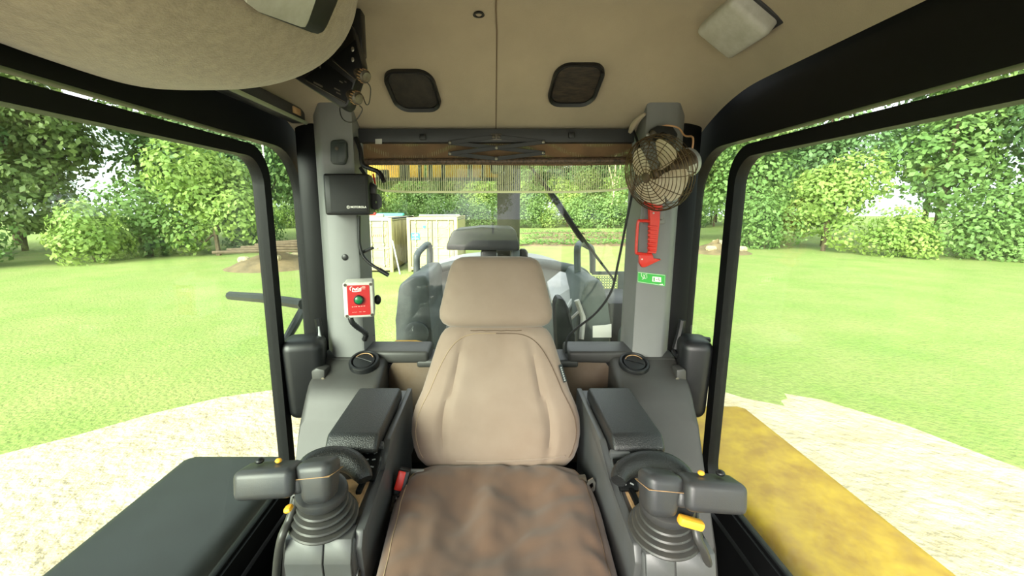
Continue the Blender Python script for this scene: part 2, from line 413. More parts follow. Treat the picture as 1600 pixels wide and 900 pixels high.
def plant(k, x, y, sc, zone):
    if not used[k]:
        used[k] = True; o = protos[k]; base_lb[k] = o['label']; o.location = V((x, y, G)) + V((0, 0, H)); o.rotation_euler.z = random.uniform(0, 6.28); o.scale = (sc, sc, sc)
    else: o = copy_thing(protos[k], (x, y, G), random.uniform(0, 6.28), sc)
    o['label'] = base_lb[k].split(' at the edge')[0].split(' in front of')[0] + ' ' + zone
# far tree line behind the field (about 70 m away), thick
for i in range(24):
    plant(random.choice([2, 2, 0]), -66 + i * 5.8 + random.uniform(-1.2, 1.2), 93 + random.uniform(-2, 4), random.uniform(1.1, 1.35), 'in the back row of the woods')
for i in range(21):
    plant(random.choice([0, 2, 2, 0, 3]), -54 + i * 5.4 + random.uniform(-1.2, 1.2), 83 + random.uniform(-2, 3), random.uniform(.95, 1.15), 'in the middle of the woods behind the field')
for i in range(20):
    plant(random.choice([0, 1, 3, 0, 1]), -46 + i * 4.9 + random.uniform(-1.5, 1.5), 75 + random.uniform(-2, 2), random.uniform(.75, 1.0), 'at the near edge of the woods behind the field')
for i in range(24):
    plant(random.choice([4, 5, 4]), -46 + i * 4.0 + random.uniform(-1, 1), 69 + random.uniform(-1.2, 1.2), random.uniform(.8, 1.15), 'at the foot of the woods behind the field')
# nearer trees on both sides, seen through the doors
LZ, RZ = 'beyond the door on the speaker side', 'beyond the door on the fan side'
for (x, y, k, s) in [(-15.5, 36, 0, .9), (-20, 33, 2, .9), (-25, 34, 0, 1), (-18, 28, 1, .8), (-28, 28, 3, 1), (-32, 24, 2, .9), (-34, 31, 0, 1.0), (-39, 26, 2, 1.0), (-36, 18, 0, .95), (-12, 43, 3, .9), (-30, 42, 2, 1.1), (-40, 36, 2, 1.2),
                     (-45, 30, 2, 1.2), (-46, 18, 0, 1.2), (-22, 42, 2, 1.1), (-23, 24.5, 5, .9), (-27.5, 21, 4, .9), (-17.5, 31.5, 4, .8), (-31, 18.5, 5, 1), (-15, 47, 2, 1), (-22, 27.5, 4, 1), (-38, 22, 4, 1.2)]:
    plant(k, x, y, s, LZ)
for (x, y, k, s) in [(17.8, 40, 3, .9), (22, 37, 0, .95), (27, 35, 2, .9), (24, 31, 1, .75), (32, 31, 0, 1), (36, 27, 2, 1), (40, 22, 0, 1), (34, 21.5, 1, .9), (29.5, 26, 4, .9), (27, 45, 2, 1.1), (18, 49, 0, 1), (26, 27, 5, .8), (38, 38, 2, 1.2), (46, 30, 2, 1.2), (47, 18, 0, 1.2), (21, 33, 4, .9), (33, 26, 4, 1.1), (39, 17, 5, 1.1)]:
    plant(k, x, y, s, RZ)
# trees across the yard in front of the machine (mirrored in the rear glass)
for i in range(13):
    plant([0, 2, 3, 0, 2][i % 5], -39 + i * 6.5, -50 - 3 * (i % 2), .7, 'across the concrete yard')
# bare pale tree at the wood's edge
t = thing('bare_tree', 'pale bare forked tree trunk standing in front of the woods', 'tree', P(951, 352, z=G) * 1.0)
base = P(951, 356, z=G); D = base.y
m = M()
m.tube(spl([base, P(955, 325, Y=D), P(960, 300, Y=D)], 4), [.22, .2, .19, .18, .17, .16, .15, .14, .13], 7); m.obj('trunk', MT['pale'], t)
for tip in ([(960, 300), (955, 275), (948, 250)], [(960, 300), (966, 280), (970, 255)], [(958, 310), (961, 275), (962, 240)], [(957, 318), (965, 330), (967, 352)]):
    m = M(); m.tube(spl([P(u, v, Y=D - .1) for u, v in tip], 4), [.12 - .009 * i for i in range(9)], 6); m.obj('branch', MT['pale'], t)

# ---- crop rows on the field
for i, (y, x0, x1, mt, lb) in enumerate([(36, 2, 12.5, 'crop', 'bright green crop row nearest the mown grass'), (40, 3, 19, 'soil', 'brown tilled soil ridge with sparse weeds beside the bright green crop row'), (44, 3, 21, 'crop', 'green crop row between the two tilled soil ridges'), (48, 4, 22, 'soil', 'brown tilled soil ridge next to the farthest crop row'), (53, 3, 24, 'crop', 'farthest green crop row before the woods')]):
    t = thing('crop_row', lb, 'crop row', ((x0 + x1) / 2, y, G), 'rows of the vegetable field')
    b = M(); n = 30
    def f(a, c):
        x = x0 + (x1 - x0) * a; yy = y + (c - .5) * 2.6
        return V((x, yy, G - .03 + (.25 + .1 * noise.noise(V((x, yy, i)))) * max(0, math.sin(PI * c)) * min(1, 8 * a, 8 * (1 - a))))
    b.grid(f, n, 6); b.obj('soil_ridge', MT['soil'], t)
    k = M(); cnt = 1500 if mt == 'crop' else 500
    for q in range(cnt):
        p = V((random.uniform(x0, x1), y + random.uniform(-1.1, 1.1), G + random.uniform(.15, .5)))
        a = random.uniform(0, 2 * PI); s = random.uniform(.15, .35)
        d = V((math.cos(a), math.sin(a), random.uniform(-.2, .6))) * s; e = V((-math.sin(a), math.cos(a), random.uniform(-.3, .3))) * s * .5
        k.add([p - d * .5, p + e * .5, p + d * .5, p - e * .5], [(0, 1, 2, 3)])
    ko = k.obj('foliage', MT['crop' if mt == 'crop' else 'leafd'], t, smooth=False, norm=False); ko['kind'] = 'stuff'

# ---- shipping containers
def container(name, label, x0, x1, Y, top, L, style):
    t = thing(name, label, 'container', ((x0 + x1) / 2, Y, G)); W = x1 - x0; xc = (x0 + x1) / 2; h = top - G
    side = MT['contd'] if style == 0 else MT['cont']
    def corr(xs, sgn):
        b = M(); n = 42; pts = []
        for i in range(n + 1):
            yy = Y + .15 + (L - .3) * i / n; ph = i % 4; pts.append((xs + sgn * (-.036 if ph in (1, 2) else 0), yy))
        b.grid(lambda a, c: V((pts[round(a * n)][0], pts[round(a * n)][1], G + .18 + (h - .34) * c)), n, 1)
        return b
    corr(x1 - .03, 1).obj('side_wall', side, t, smooth=False); corr(x0 + .03, -1).obj('side_wall', side, t, smooth=False)
    M().box((xc, Y + L - .05, G + h / 2), (W - .1, .05, h - .2)).obj('end_wall', side, t, smooth=False)
    M().box((xc, Y + L / 2, top - .04), (W - .06, L - .1, .06)).obj('roof', MT['contr' if style == 0 else 'cont'], t, smooth=False)
    M().box((xc, Y + L / 2, G + .15), (W - .08, L - .1, .1)).obj('base', MT['contd'], t, smooth=False)
    for sx in (x0 + .08, x1 - .08):
        for yy in (Y + .08, Y + L - .08): M().box((sx, yy, G + h / 2), (.16, .16, h), bev=.01).obj('corner_post', MT['cont'], t)
        M().box((sx, Y + L / 2, top - .07), (.1, L - .2, .12)).obj('top_rail', MT['cont'], t)
    M().box((xc, Y + .07, top - .07), (W - .3, .14, .14), bev=.01).obj('door_header', MT['alu' if style == 0 else 'cont'], t)
    M().box((xc, Y + .07, G + .17), (W - .3, .14, .16), bev=.01).obj('door_sill', MT['cont'], t)
    dw = (W - .36) / 2; z0, z1 = G + .27, top - .17
    for k in (0, 1):
        dx = x0 + .18 + dw * (k + .5)
        d = M().box((dx, Y + .06, (z0 + z1) / 2), (dw - .02, .05, z1 - z0)).obj('door', MT['cont'], t, smooth=False)
        nr = 6 if style == 0 else 5
        for i in range(nr):
            zz = z0 + (z1 - z0) * (i + .5) / nr
            M().box((dx, Y + .03, zz), (dw - .14, .03, (z1 - z0) / nr * .62), bev=.012, seg=1).obj('door_panel', MT['cont'], d)
        for q in (-.27, .27):
            rx = dx + q * dw
            M().tube([(rx, Y - .02, z0 - .05), (rx, Y - .02, z1 + .05)], .022, 8).obj('locking_rod', MT['rod'], d)
            for zz in (z0 + .08, (z0 + z1) / 2, z1 - .08): M().box((rx, Y - .01, zz), (.09, .05, .07)).obj('rod_bracket', MT['rod'], d)
            M().box((rx + .12, Y - .05, z0 + (z1 - z0) * .42), (.3, .02, .05)).obj('door_handle', MT['rod'], d)
    M().box((xc, Y + .025, (z0 + z1) / 2), (.03, .03, z1 - z0)).obj('door_gasket', MT['darkm'], t)
    return t, dw
c1, dw = container('shipping_container', 'weathered cream shipping container with streaked side and grey sheet roof', -7.25, -4.80, 20.4, G + 2.6, 6.06, 0)
def strokes(parent, mt, x0, x1, z, Y, n, hh=.06):
    b = M(); 
    for i in range(n):
        x = x0 + (x1 - x0) * (i + .5) / n; wd = (x1 - x0) / n * .55
        b.box((x, Y, z + .012 * ((i * 7) % 3 - 1)), (wd, .004, hh * (.6 + .4 * ((i * 5) % 3) / 2)))
    return b.obj('faded_lettering', mt, parent, smooth=False)
strokes(c1, mat('faded_red', (196, 132, 110), .7), -5.95, -5.1, G + 1.78, 20.395, 9, .12)
c2, dw = container('shipping_container', 'cleaner pale cream shipping container with a blue placard on its door', -4.12, -1.70, 20.6, G + 2.62, 6.06, 1)
M().box((-3.72, 20.585, G + 1.72), (.40, .01, .32)).obj('placard', MT['blue'], c2, smooth=False)
strokes(c2, MT['wsign'], -3.88, -3.58, G + 1.78, 20.578, 3, .11)
strokes(c2, MT['wsign'], -3.9, -3.56, G + 1.62, 20.578, 7, .03)
M().box((-3.28, 20.585, G + 2.18), (.11, .01, .12)).obj('placard', MT['blue'], c2, smooth=False)
for x0, x1, zz, k in ((-2.62, -2.42, 2.2, 4), (-2.3, -2.0, 2.2, 6), (-2.28, -2.08, 2.09, 4), (-2.66, -2.4, 1.82, 6), (-2.66, -2.56, 1.72, 2), (-2.66, -2.5, 1.62, 3), (-2.64, -2.48, 1.32, 4)):
    strokes(c2, MT['rod'], x0, x1, G + zz, 20.585, k, .07)
# roofing sheets and clutter lying on the containers
o = M().box((-6.2, 22.8, G + 2.63), (2.3, 4.2, .03), R=Matrix.Rotation(.02, 3, 'Y')).obj('roofing_sheet', MT['contr'], smooth=False); tag(o, 'grey weathered roofing sheet lying on the streaked container', 'roofing sheet')
o = M().box((-5.9, 25.0, G + 2.71), (1.5, .5, .13), bev=.03).obj('tarpaulin_roll', MT['turq']); tag(o, 'turquoise rolled tarpaulin lying on the streaked container', 'tarpaulin')
o = M().box((-6.9, 25.0, G + 2.73), (.30, .4, .16), bev=.03).obj('fuel_can', MT['red']); tag(o, 'small red can on the container roof beside the turquoise roll', 'can')
o = M().box((-5.5, 21.1, G + 2.70), (.36, .3, .12), bev=.02).obj('vent_box', MT['rod']); tag(o, 'small grey-green vent box on the streaked container roof', 'box')
o = M().tube(spl([(-4.0, 23.5, G + 2.66), (-3.0, 24, G + 2.665), (-1.9, 24.6, G + 2.66)], 4), .05, 8).obj('pipe', MT['alu']); tag(o, 'pale pipe lying along the clean container roof', 'pipe')
# ladder leaning in the gap
t = thing('ladder', 'pale metal ladder leaning against the side of the streaked container', 'ladder', (-4.5, 20.2, G))
a0, a1 = V((-4.42, 20.05, G)), V((-4.78, 20.35, G + 1.55))
for q in (0, .28):
    M().tube([a0 + V((q * .3, -q, 0)), a1 + V((q * .3, -q, 0))], .03, 6).obj('rail', MT['alu'], t)
for i in range(5):
    p = a0.lerp(a1, .15 + .17 * i); M().tube([p, p + V((.084, -.28, 0))], .018, 6).obj('rung', MT['alu'], t)
# rubble heap, log and wire fence seen past the left door; scrap on the right
def heap(name, label, cat, c, r, hh, mt, n=9, seed=3):
    random.seed(seed); t = thing(name, label, cat, (c[0], c[1], G))
    b = M(); b.grid(lambda a, q: V((c[0] + r * q * math.cos(2 * PI * a), c[1] + r * q * math.sin(2 * PI * a), G - .02 + hh * (1 - q) * (1 + .5 * noise.noise(V((a * 9, q * 5, seed)))))), 24, 6, wrap=True); b.obj('mound', MT['soil'], t)
    for i in range(n):
        a = random.uniform(0, 6.28); q = random.uniform(.1, .8) * r; s = random.uniform(.15, .4)
        M().ell((c[0] + q * math.cos(a), c[1] + q * math.sin(a), G + hh * (1 - q / r) + .05), (s, s * .7, s * .55), e1=.7, e2=.7, nu=8, nv=6).obj('stone', mt, t, smooth=False)
    return t
heap('rubble_heap', 'heap of soil and pale rubble under the trees beyond the door', 'rubble', (-11.6, 22.5), 2.4, .9, MT['rock'])
heap('scrap_heap', 'brown scrap and rubble heap under the trees past the black door post', 'rubble', (15.8, 30), 2.2, .8, MT['rock'], seed=4)
for i in range(5):
    a, b_ = V((-13.5 + i * .5, 20.5 + i * .35, G + .95 + .09 * i)), V((-9.6 + .3 * i, 21.6 + i * .2, G + .9 + .12 * i))
    o = M().tube([a, a.lerp(b_, .5) + V((0, 0, .04)), b_], [.08, .075, .06], 7).obj('fallen_branch', MT['bark']); tag(o, 'brown fallen branch lying on the rubble heap', 'branch', 'branches on the rubble heap')

# ================================================================== MACHINE BEHIND THE CAB
# engine hood with rim, two side covers and grab handles
t = thing('engine_hood', 'grey engine hood behind the cab with rounded grey-green side covers', 'engine hood', (0.05, 2.9, -1.6))
hz = -.375
m = M()
def hoodtop(a, c):
    x = -.56 + 1.26 * a; xx = (a - .5) * 2
    yy = 2.75 + 1.0 * c
    return V((x * (1 - .12 * c) + .0, yy, hz - .10 * abs(xx) ** 3 + .02 * (1 - c)))
m.grid(hoodtop, 24, 10)
m.grid(lambda a, c: V((-.56 + 1.26 * a, 2.75, hz + .02 - .10 * abs((a - .5) * 2) ** 3 - 1.2 * c)), 24, 3)
m.obj('hood_shell', MT['hood'], t)
rim = [(664, 443), (672, 428), (690, 419), (715, 413), (745, 409), (800, 408), (850, 412), (880, 417), (905, 423), (916, 432), (919, 445)]
M().tube(spl([P(u, v, Y=2.7) for u, v in rim], 5), .03, 10).obj('rim', MT['wing'], t)
def wing(pts, Y0, Y1):
    b = M(); b.pixb(pts, Y0, Y1 - Y0, bev=.025, seg=3); return b.obj('side_cover', MT['wing'], t)
wing([(618, 560), (618, 500), (622, 450), (627, 442), (645, 432), (664, 430), (671, 440), (670, 470), (667, 492), (674, 515), (680, 560)], 2.05, 2.6)
wing([(898, 560), (902, 492), (912, 452), (917, 438), (937, 437), (944, 446), (949, 468), (953, 500), (956, 560)], 2.05, 2.6)
# slanted pale plate and pale struts on the right of the hood
m = M(); a, b_, c_, d_ = P(855, 440, Y=2.45), P(875, 424, Y=2.6), P(918, 434, Y=2.5), P(884, 484, Y=2.2)
e_ = P(862, 468, Y=2.25)
m.add([a, b_, c_, d_, e_] + [q + V((0.0, .012, -.02)) for q in (a, b_, c_, d_, e_)], [(0, 1, 2, 3, 4), (9, 8, 7, 6, 5)] + [(i, (i + 1) % 5, 5 + (i + 1) % 5, 5 + i) for i in range(5)])
m.obj('cover_plate', MT['plate'], t, smooth=False)
M().tube([P(884, 487, Y=2.18), P(912, 442, Y=2.4)], .014, 8).obj('plate_edge', MT['plate'], t)
M().tube(spl([P(901, 469, Y=2.04), P(908, 488, Y=2.04), P(911, 500, Y=2.03), P(908, 530, Y=2.0)], 5), .013, 8).obj('pale_hose', MT['white'], t)
M().tube([P(889, 501, Y=2.03), P(905, 486, Y=2.04)], .007, 8).obj('strut', MT['white'], t)
M().pix([(866, 560), (862, 470), (866, 458), (876, 460), (886, 480), (892, 515), (896, 560)], 2.04, .10, bev=.02).obj('dark_reflection', MT['darkm'], t)  # solid stand-in for a dark silhouette reflected in the rear glass
M().pix([(926, 509), (945, 508), (955, 506), (955, 527), (926, 527)], 2.0, .004).obj('paper_label', MT['wsign'], t, smooth=False)
M().pix([(618, 531), (650, 531), (670, 535), (671, 546), (660, 546), (652, 540), (618, 537)], 1.80, .02, bev=.004).obj('yellow_bracket', MT['yellow'], t)
o = M(); o.lathe([(.055, 0), (.06, .005), (.06, .02), (.05, .024)], P(651, 520, Y=2.04), (0, -1, 0), 24); o.obj('round_cap', MT['wing'], t)
o = M(); o.pixb([(950, 560), (950, 472), (1012, 472), (1012, 560)], 2.15, .4, bev=.03); o.obj('rear_fender', MT['darkm'], t)
o = M(); o.ell(P(983, 532, Y=1.98), (.05, .06, .085), e1=.8, e2=.8); o.obj('filler_dome', MT['wing'], t)
M().box((.08, 3.2, -1.35), (1.1, 1.6, .9), bev=.05).obj('chassis', MT['darkm'], t)
# handles
for k, pts in enumerate(([(652, 442), (651, 415), (652, 398), (660, 388), (668, 382), (671, 388), (671, 412)], [(903, 442), (902, 400), (903, 385), (908, 380), (917, 384), (925, 392), (926, 425)])):
    o = M(); o.tube(spl([P(u, v, Y=2.35 + .06 * i * (i > 2)) for i, (u, v) in enumerate(pts)], 5), .019, 10); o.obj('grab_handle', MT['wing'], t)
# air cleaner and exhaust
t = thing('air_precleaner', 'black box-shaped air intake cover in front of the exhaust stack', 'air intake', P(755, 420, Y=2.9))
M().pixb([(697, 391), (698, 382), (706, 362), (712, 359), (752, 355), (800, 356), (806, 360), (812, 384), (812, 392)], 2.75, .36, bev=.012, seg=2).obj('cover', MT['darkm'], t)
M().pix([(752, 388), (776, 388), (776, 412), (752, 412)], 2.95, .16, bev=.015).obj('intake_neck', MT['darkm'], t)
M().pix([(797, 388), (811, 388), (811, 412), (797, 412)], 2.95, .1, bev=.015).obj('support', MT['wing'], t)
b = M(); b.pix([(812, 388), (820, 388), (824, 392), (824, 406), (812, 406)], 2.95, .06, bev=.008); b.obj('sensor', MT['darkm'], t)
p = P(794, 415, Y=3.35)
t = thing('exhaust_stack', 'tall dull olive exhaust stack standing behind the black intake cover', 'exhaust', p)
M().lathe([(.088, -.3), (.088, .35), (.086, 1.1), (.08, 1.12), (.08, .9)], p, (0, 0, 1), 32).obj('pipe', MT['stack'], t)
for hh in (.1, .62): M().lathe([(.089, hh), (.093, hh + .004), (.093, hh + .022), (.089, hh + .026)], p, (0, 0, 1), 32).obj('band', MT['stack'], t)
# perforated guard
t = thing('perforated_guard', 'dark perforated metal guard plate outside the rear window', 'guard', P(950, 470, Y=2.7))
a, c_ = P(928, 470, Y=2.7), P(975, 424, Y=2.7)
pl = [P(924, 424, Y=2.7), P(977, 428, Y=2.7), P(976, 472, Y=2.7), P(940, 470, Y=2.7)]
x0, x1, z0, z1 = P(925, 424, Y=2.7).x, P(976, 424, Y=2.7).x, P(950, 472, Y=2.7).z, P(950, 424, Y=2.7).z
fw = .022
M().box(((x0 + x1) / 2, 2.7, z1 - fw / 2), (x1 - x0, .012, fw)).obj('frame_bar', MT['wing'], t, smooth=False)
M().box(((x0 + x1) / 2, 2.7, z0 + fw / 2), (x1 - x0, .012, fw)).obj('frame_bar', MT['wing'], t, smooth=False)
M().box((x1 - .02, 2.7, (z0 + z1) / 2), (.04, .012, z1 - z0 - 2 * fw)).obj('frame_bar', MT['wing'], t, smooth=False)
m = M(); step = .0165; r = .0062; nx = int((x1 - x0 - .04) / step); nz_ = int((z1 - z0 - 2 * fw) / step)
for i in range(nx):
    for j in range(nz_):
        cx = x0 + step * (i + .5); cz = z0 + fw + step * (j + .5)
        ring = [(cx + r * math.cos(PI / 4 * q + PI / 8), cz + r * math.sin(PI / 4 * q + PI / 8)) for q in range(8)]
        sq = [(cx + step / 2 * max(-1, min(1, 1.5 * math.cos(PI / 4 * q + PI / 8))), cz + step / 2 * max(-1, min(1, 1.5 * math.sin(PI / 4 * q + PI / 8)))) for q in range(8)]
        m.add([(q[0], 2.7, q[1]) for q in ring + sq], [(q, (q + 1) % 8, 8 + (q + 1) % 8, 8 + q) for q in range(8)])
k = m.obj('perforated_sheet', MT['wing'], t, smooth=False); k['kind'] = 'stuff'
# yellow and black roll-bar step seen through the sun band, with a work lamp
t = thing('rear_light_guard', 'black slotted guard rail with yellow plate behind the printed glass band', 'guard rail', P(680, 282, Y=2.0))
for (u0, v0, u1, v1) in ((560, 278, 778, 283), (560, 240, 800, 252)): M().pix([(u0, v0), (u1, v0), (u1, v1), (u0, v1)], 2.0, .03).obj('rail', MT['darkm'], t, smooth=False)
for (u0, u1, v0) in ((590, 608, 266), (627, 640, 250), (655, 659, 250), (670, 676, 250), (690, 696, 250), (733, 737, 250), (752, 757, 250)): M().pix([(u0, v0), (u1, v0), (u1, 280), (u0, 280)], 2.0, .03).obj('upright', MT['darkm'], t, smooth=False)
for (u0, u1) in ((568, 624), (630, 662), (668, 730), (738, 778)): M().pix([(u0, 256), (u1, 256), (u1, 283), (u0, 283)], 2.16, .012).obj('yellow_plate', MT['yellow'], t, smooth=False)
for x in (-.42, .0): M().tube([(x, 1.99, .2), (x, 1.86, .42), (x, 1.72, .6)], .018, 8).obj('hanger', MT['darkm'], t)
t = thing('work_lamp', 'black work lamp hanging under the slotted guard rail', 'lamp', P(778, 272, Y=1.9))
M().pix([(764, 258), (766, 246), (790, 246), (792, 262), (786, 272), (768, 272)], 1.975, .10, bev=.01).obj('housing', MT['darkm'], t)
M().pix([(769, 259), (787, 259), (784, 269), (771, 269)], 1.868, .006, bev=.002).obj('lens', MT['alu'], t)
# outer step, rail and strut seen through the left door
o = M().tube([(-1.35, 2.15, -.44), (-1.05, 1.9, -.40), (-.745, 1.64, -.37)], .022, 8).obj('outer_handrail', MT['darkm']); tag(o, 'dark handrail outside the glass next to the speaker pillar', 'handrail')
for sx, nm in ((-1, 'yellow fender beside the grey door glass'), (1, 'yellow fender under the black door armrest')):
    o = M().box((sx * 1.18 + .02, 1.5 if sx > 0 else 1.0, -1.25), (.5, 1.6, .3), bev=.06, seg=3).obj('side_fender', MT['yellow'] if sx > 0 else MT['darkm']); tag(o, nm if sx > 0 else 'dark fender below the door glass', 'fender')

# ================================================================== CAB SHELL
XC = .02                                # middle of the cab
ZF = -1.22                              # cab floor
struct(M().box((XC, .45, ZF - .03), (1.5, 2.5, .06)).obj('floor', MT['floor'], smooth=False), 'dark rubber cab floor', 'floor')
# machine body below the floor
struct(M().box((XC, .5, ZF - .55), (1.3, 2.6, .9), bev=.05).obj('trim_1', MT['darkm']), 'dark machine body below the cab floor', 'machine body')
def smin(a, b, k):
    h = max(k - abs(a - b), 0) / k; return min(a, b) - h * h * k * .25
def liner_z(X, Y):
    x = abs(X - XC)
    top = .50 + .02 * (1 - min(1, max(0, (Y + .4) / 1.6)))
    rear = .262 + (1.555 - Y) * .70
    side = .335 + (.705 - x) * 1.25
    z = smin(top, rear, .05); z = smin(z, side, .16)
    # drawn-in corner above the rear pillars
    return z
m = M(); m.grid(lambda a, c: V((XC - .70 + 1.40 * a, -.75 + 2.315 * c, liner_z(XC - .70 + 1.40 * a, -.75 + 2.315 * c))), 70, 90)
lin_o = struct(m.obj('ceiling', MT['liner']), 'tan felt headliner of the cab roof', 'ceiling')
b = M(); b.tube([V((P(775, 205, Y=1.55).x, y, liner_z(0, y) - .0005)) if y > 1.24 else V((.008, y, liner_z(0, y) - .0005)) for y in [1.55 - .06 * i for i in range(20)]], .0018, 6); b.obj('seam', MT['seam'], lin_o)
p = P(748, 30, Y=1.2); p.z = liner_z(p.x, 1.2)
b = M(); b.lathe([(.013, .001), (.015, -.003), (.009, -.004), (.008, .006)], (p.x, 1.2, p.z), (0, .1, 1), 18); b.obj('screw_hole', MT['darkm'], lin_o)
struct(M().box((XC, .45, .62), (1.56, 2.6, .14), bev=.04).obj('trim_2', MT['darkm']), 'cab roof shell above the headliner', 'roof')
# rear pillars
def pillar(name, xi, xc_, xo, label):
    s = 1 if xi > 0 else -1
    poly = [(xi, 1.60), (xi, 1.455), (xi + s * .008, 1.45), (xc_ - s * .006, 1.45), (xc_ + s * .004, 1.453), (xo - s * .004, 1.492), (xo, 1.50), (xo, 1.60)]
    if s > 0: poly = poly
    else: poly = poly[::-1]
    b = M(); b.prism(poly, (0, 0, -.53), (1, 0, 0), (0, 1, 0), .95)
    return struct(b.obj(name, MT['pillar'], ang=50), label, 'pillar')
pL = pillar('trim_3', -.457, -.56, -.60, 'grey plastic pillar cover behind the black speaker box')
pR = pillar('trim_4', .497, .60, .64, 'grey plastic pillar cover carrying the fan and red hammer')
# foot collars of the pillars
for nm, x0, x1, lb in (('trim_5', -.61, -.447, 'grey collar under the pillar with the red button box'), ('trim_6', .487, .65, 'grey collar under the pillar with the green sticker')):
    struct(M().box(((x0 + x1) / 2, 1.51, -.545), (x1 - x0, .15, .05), bev=.012, seg=3).obj(nm, MT['grey']), lb, 'pillar collar')
# ---- rear window
gl = M().box((XC, 1.585, -.12), (1.10, .006, .84)).obj('window_1', MT['glass'], smooth=False); struct(gl, 'rear window glass behind the seat', 'window')
m = M()
for (c, s) in (((-.475, 1.575, -.12), (.035, .03, .84)), ((.52, 1.575, -.12), (.03, .03, .84))): m.box(c, s, bev=.006)
m.obj('window_gasket', MT['frame'], gl)
# printed sun band: pale film plus fine vertical lines
zt = P(770, 250, Y=1.58).z
def zb(u):
    v = lin([(560, 288), (585, 291), (600, 298), (640, 300), (900, 300), (960, 297), (1000, 290)], u); return P(u, v, Y=1.58).z
m = M(); n = 40
m.grid(lambda a, c: V((P(566 + 436 * a, 270, Y=1.58).x, 1.578, (zt + .1) + (zb(566 + 436 * a) - zt - .1) * c)), n, 1); m.obj('sun_band', MT['cloudy'], gl, smooth=False)
m = M(); u = 568.0
while u < 1000:
    x = P(u, 275, Y=1.58).x; hw = .0011
    m.add([(x - hw, 1.5765, zt + .1), (x + hw, 1.5765, zt + .1), (x + hw, 1.5765, zb(u)), (x - hw, 1.5765, zb(u))], [(0, 1, 2, 3)]); u += 3.3 + random.uniform(-.6, .6)
k = m.obj('sun_band_line', MT['frit'], gl, smooth=False); k['kind'] = 'stuff'
m = M(); m.grid(lambda a, c: V((P(566 + 436 * a, 300, Y=1.58).x, 1.577, zb(566 + 436 * a) + .004 - .008 * c)), n, 1); m.obj('sun_band_edge', MT['frit'], gl, smooth=False)
# maker's mark printed on the glass corner
m = M()
for (u, v, du, dv) in ((576, 515.5, 5, 1.2), (579, 517, 3, 1.2), (577.5, 519, 3, .8), (577, 520.5, 3.4, .5), (577.5, 523.5, 2.2, .9), (581.5, 524.3, 1.6, .9), (584.5, 524, 1.2, 1.6), (575, 528.5, 3, .8), (578, 529, 1.6, 1), (580.5, 528.3, 2, .6), (574, 531.3, 2.6, .5), (577.5, 531.4, 2.6, .5), (575.5, 533.3, 1, .6)):
    a, c_ = P(u - du / 2, v - dv / 2, Y=1.58), P(u + du / 2, v + dv / 2, Y=1.58)
    m.add([(a.x, 1.5795, a.z), (c_.x, 1.5795, a.z), (c_.x, 1.5795, c_.z), (a.x, 1.5795, c_.z)], [(0, 1, 2, 3)])
p = P(583, 531, Y=1.58); m.tube([p + V((.0035 * math.cos(a * PI / 6), 0, .0035 * math.sin(a * PI / 6))) for a in range(12)], .0006, 5, closed=True)
m.obj('glass_mark', MT['dprint'], gl, smooth=False)
# ---- header bar of the blind, blind, pantograph
t = thing('sun_blind', 'brown perforated roller blind with scissor arms under the headliner', 'blind', P(775, 256, Y=1.54))
a, b_ = P(552, 223, Y=1.535), P(990, 205, Y=1.535)
M().box(((a.x + b_.x) / 2, 1.535, .245), (b_.x - a.x, .035, .046), bev=.005).obj('header_bar', MT['trim'], t)
x0, x1 = P(566, 240, Y=1.545).x, P(989, 240, Y=1.545).x
m = M(); m.grid(lambda q, c: V((x0 + (x1 - x0) * q, 1.548 + .004 * math.sin(q * 9) - .006 * c, .225 - .075 * c + .002 * math.sin(q * 7))), 40, 6); m.obj('blind_fabric', MT['shade'], t)
M().tube([(x0, 1.540, .160), (x1, 1.540, .166)], .0115, 14).obj('roller_tube', MT['roll'], t)
for x in (x0, x1): M().box((x, 1.54, .19), (.008, .02, .075), bev=.002).obj('end_bracket', MT['alu'], t)
pins = {'a': (703, 223), 'b': (703, 240), 'c': (775.5, 231), 'd': (775.5, 248), 'e': (849, 222), 'f': (849, 239), 'g': (771, 214), 'h': (780, 214)}
for q, r_, dep in (('a', 'f', 0), ('b', 'e', .004), ('b', 'd', 0), ('f', 'd', .004), ('a', 'g', .004), ('e', 'h', 0)):
    a, c_ = P(*pins[q], Y=1.514 - dep), P(*pins[r_], Y=1.514 - dep); d = c_ - a; L = d.length
    M().box((a + c_) / 2, (L + .012, .003, .0135), R=Matrix.Rotation(-math.atan2(d.z, d.x), 3, 'Y'), bev=.001, seg=1).obj('scissor_arm', MT['trim'], t)
for k, (u, v) in pins.items():
    b = M(); b.lathe([(.0052, 0), (.0052, .004), (.002, .007), (0, .0075)], P(u, v, Y=1.509), (0, -1, 0), 14); b.obj('pivot_pin', MT['zinc'] if k in 'gh' else MT['steel'], t)
M().pix([(767, 209), (784, 209), (784, 219), (767, 219)], 1.517, .003, bev=.001).obj('hinge_plate', MT['zinc'], t)
for u, v in ((661, 214), (893, 211)): M().pix([(u - 5, v - 4), (u + 5, v - 4), (u + 5, v + 4), (u + 3, v + 5), (u - 3, v + 5), (u - 5, v + 4)], 1.517, .008, bev=.002).obj('latch', MT['black'], t)
M().pix([(586.5, 217.5), (597, 217), (597, 225), (586.5, 225)], 1.517, .001).obj('label_tag', MT['white'], t, smooth=False)
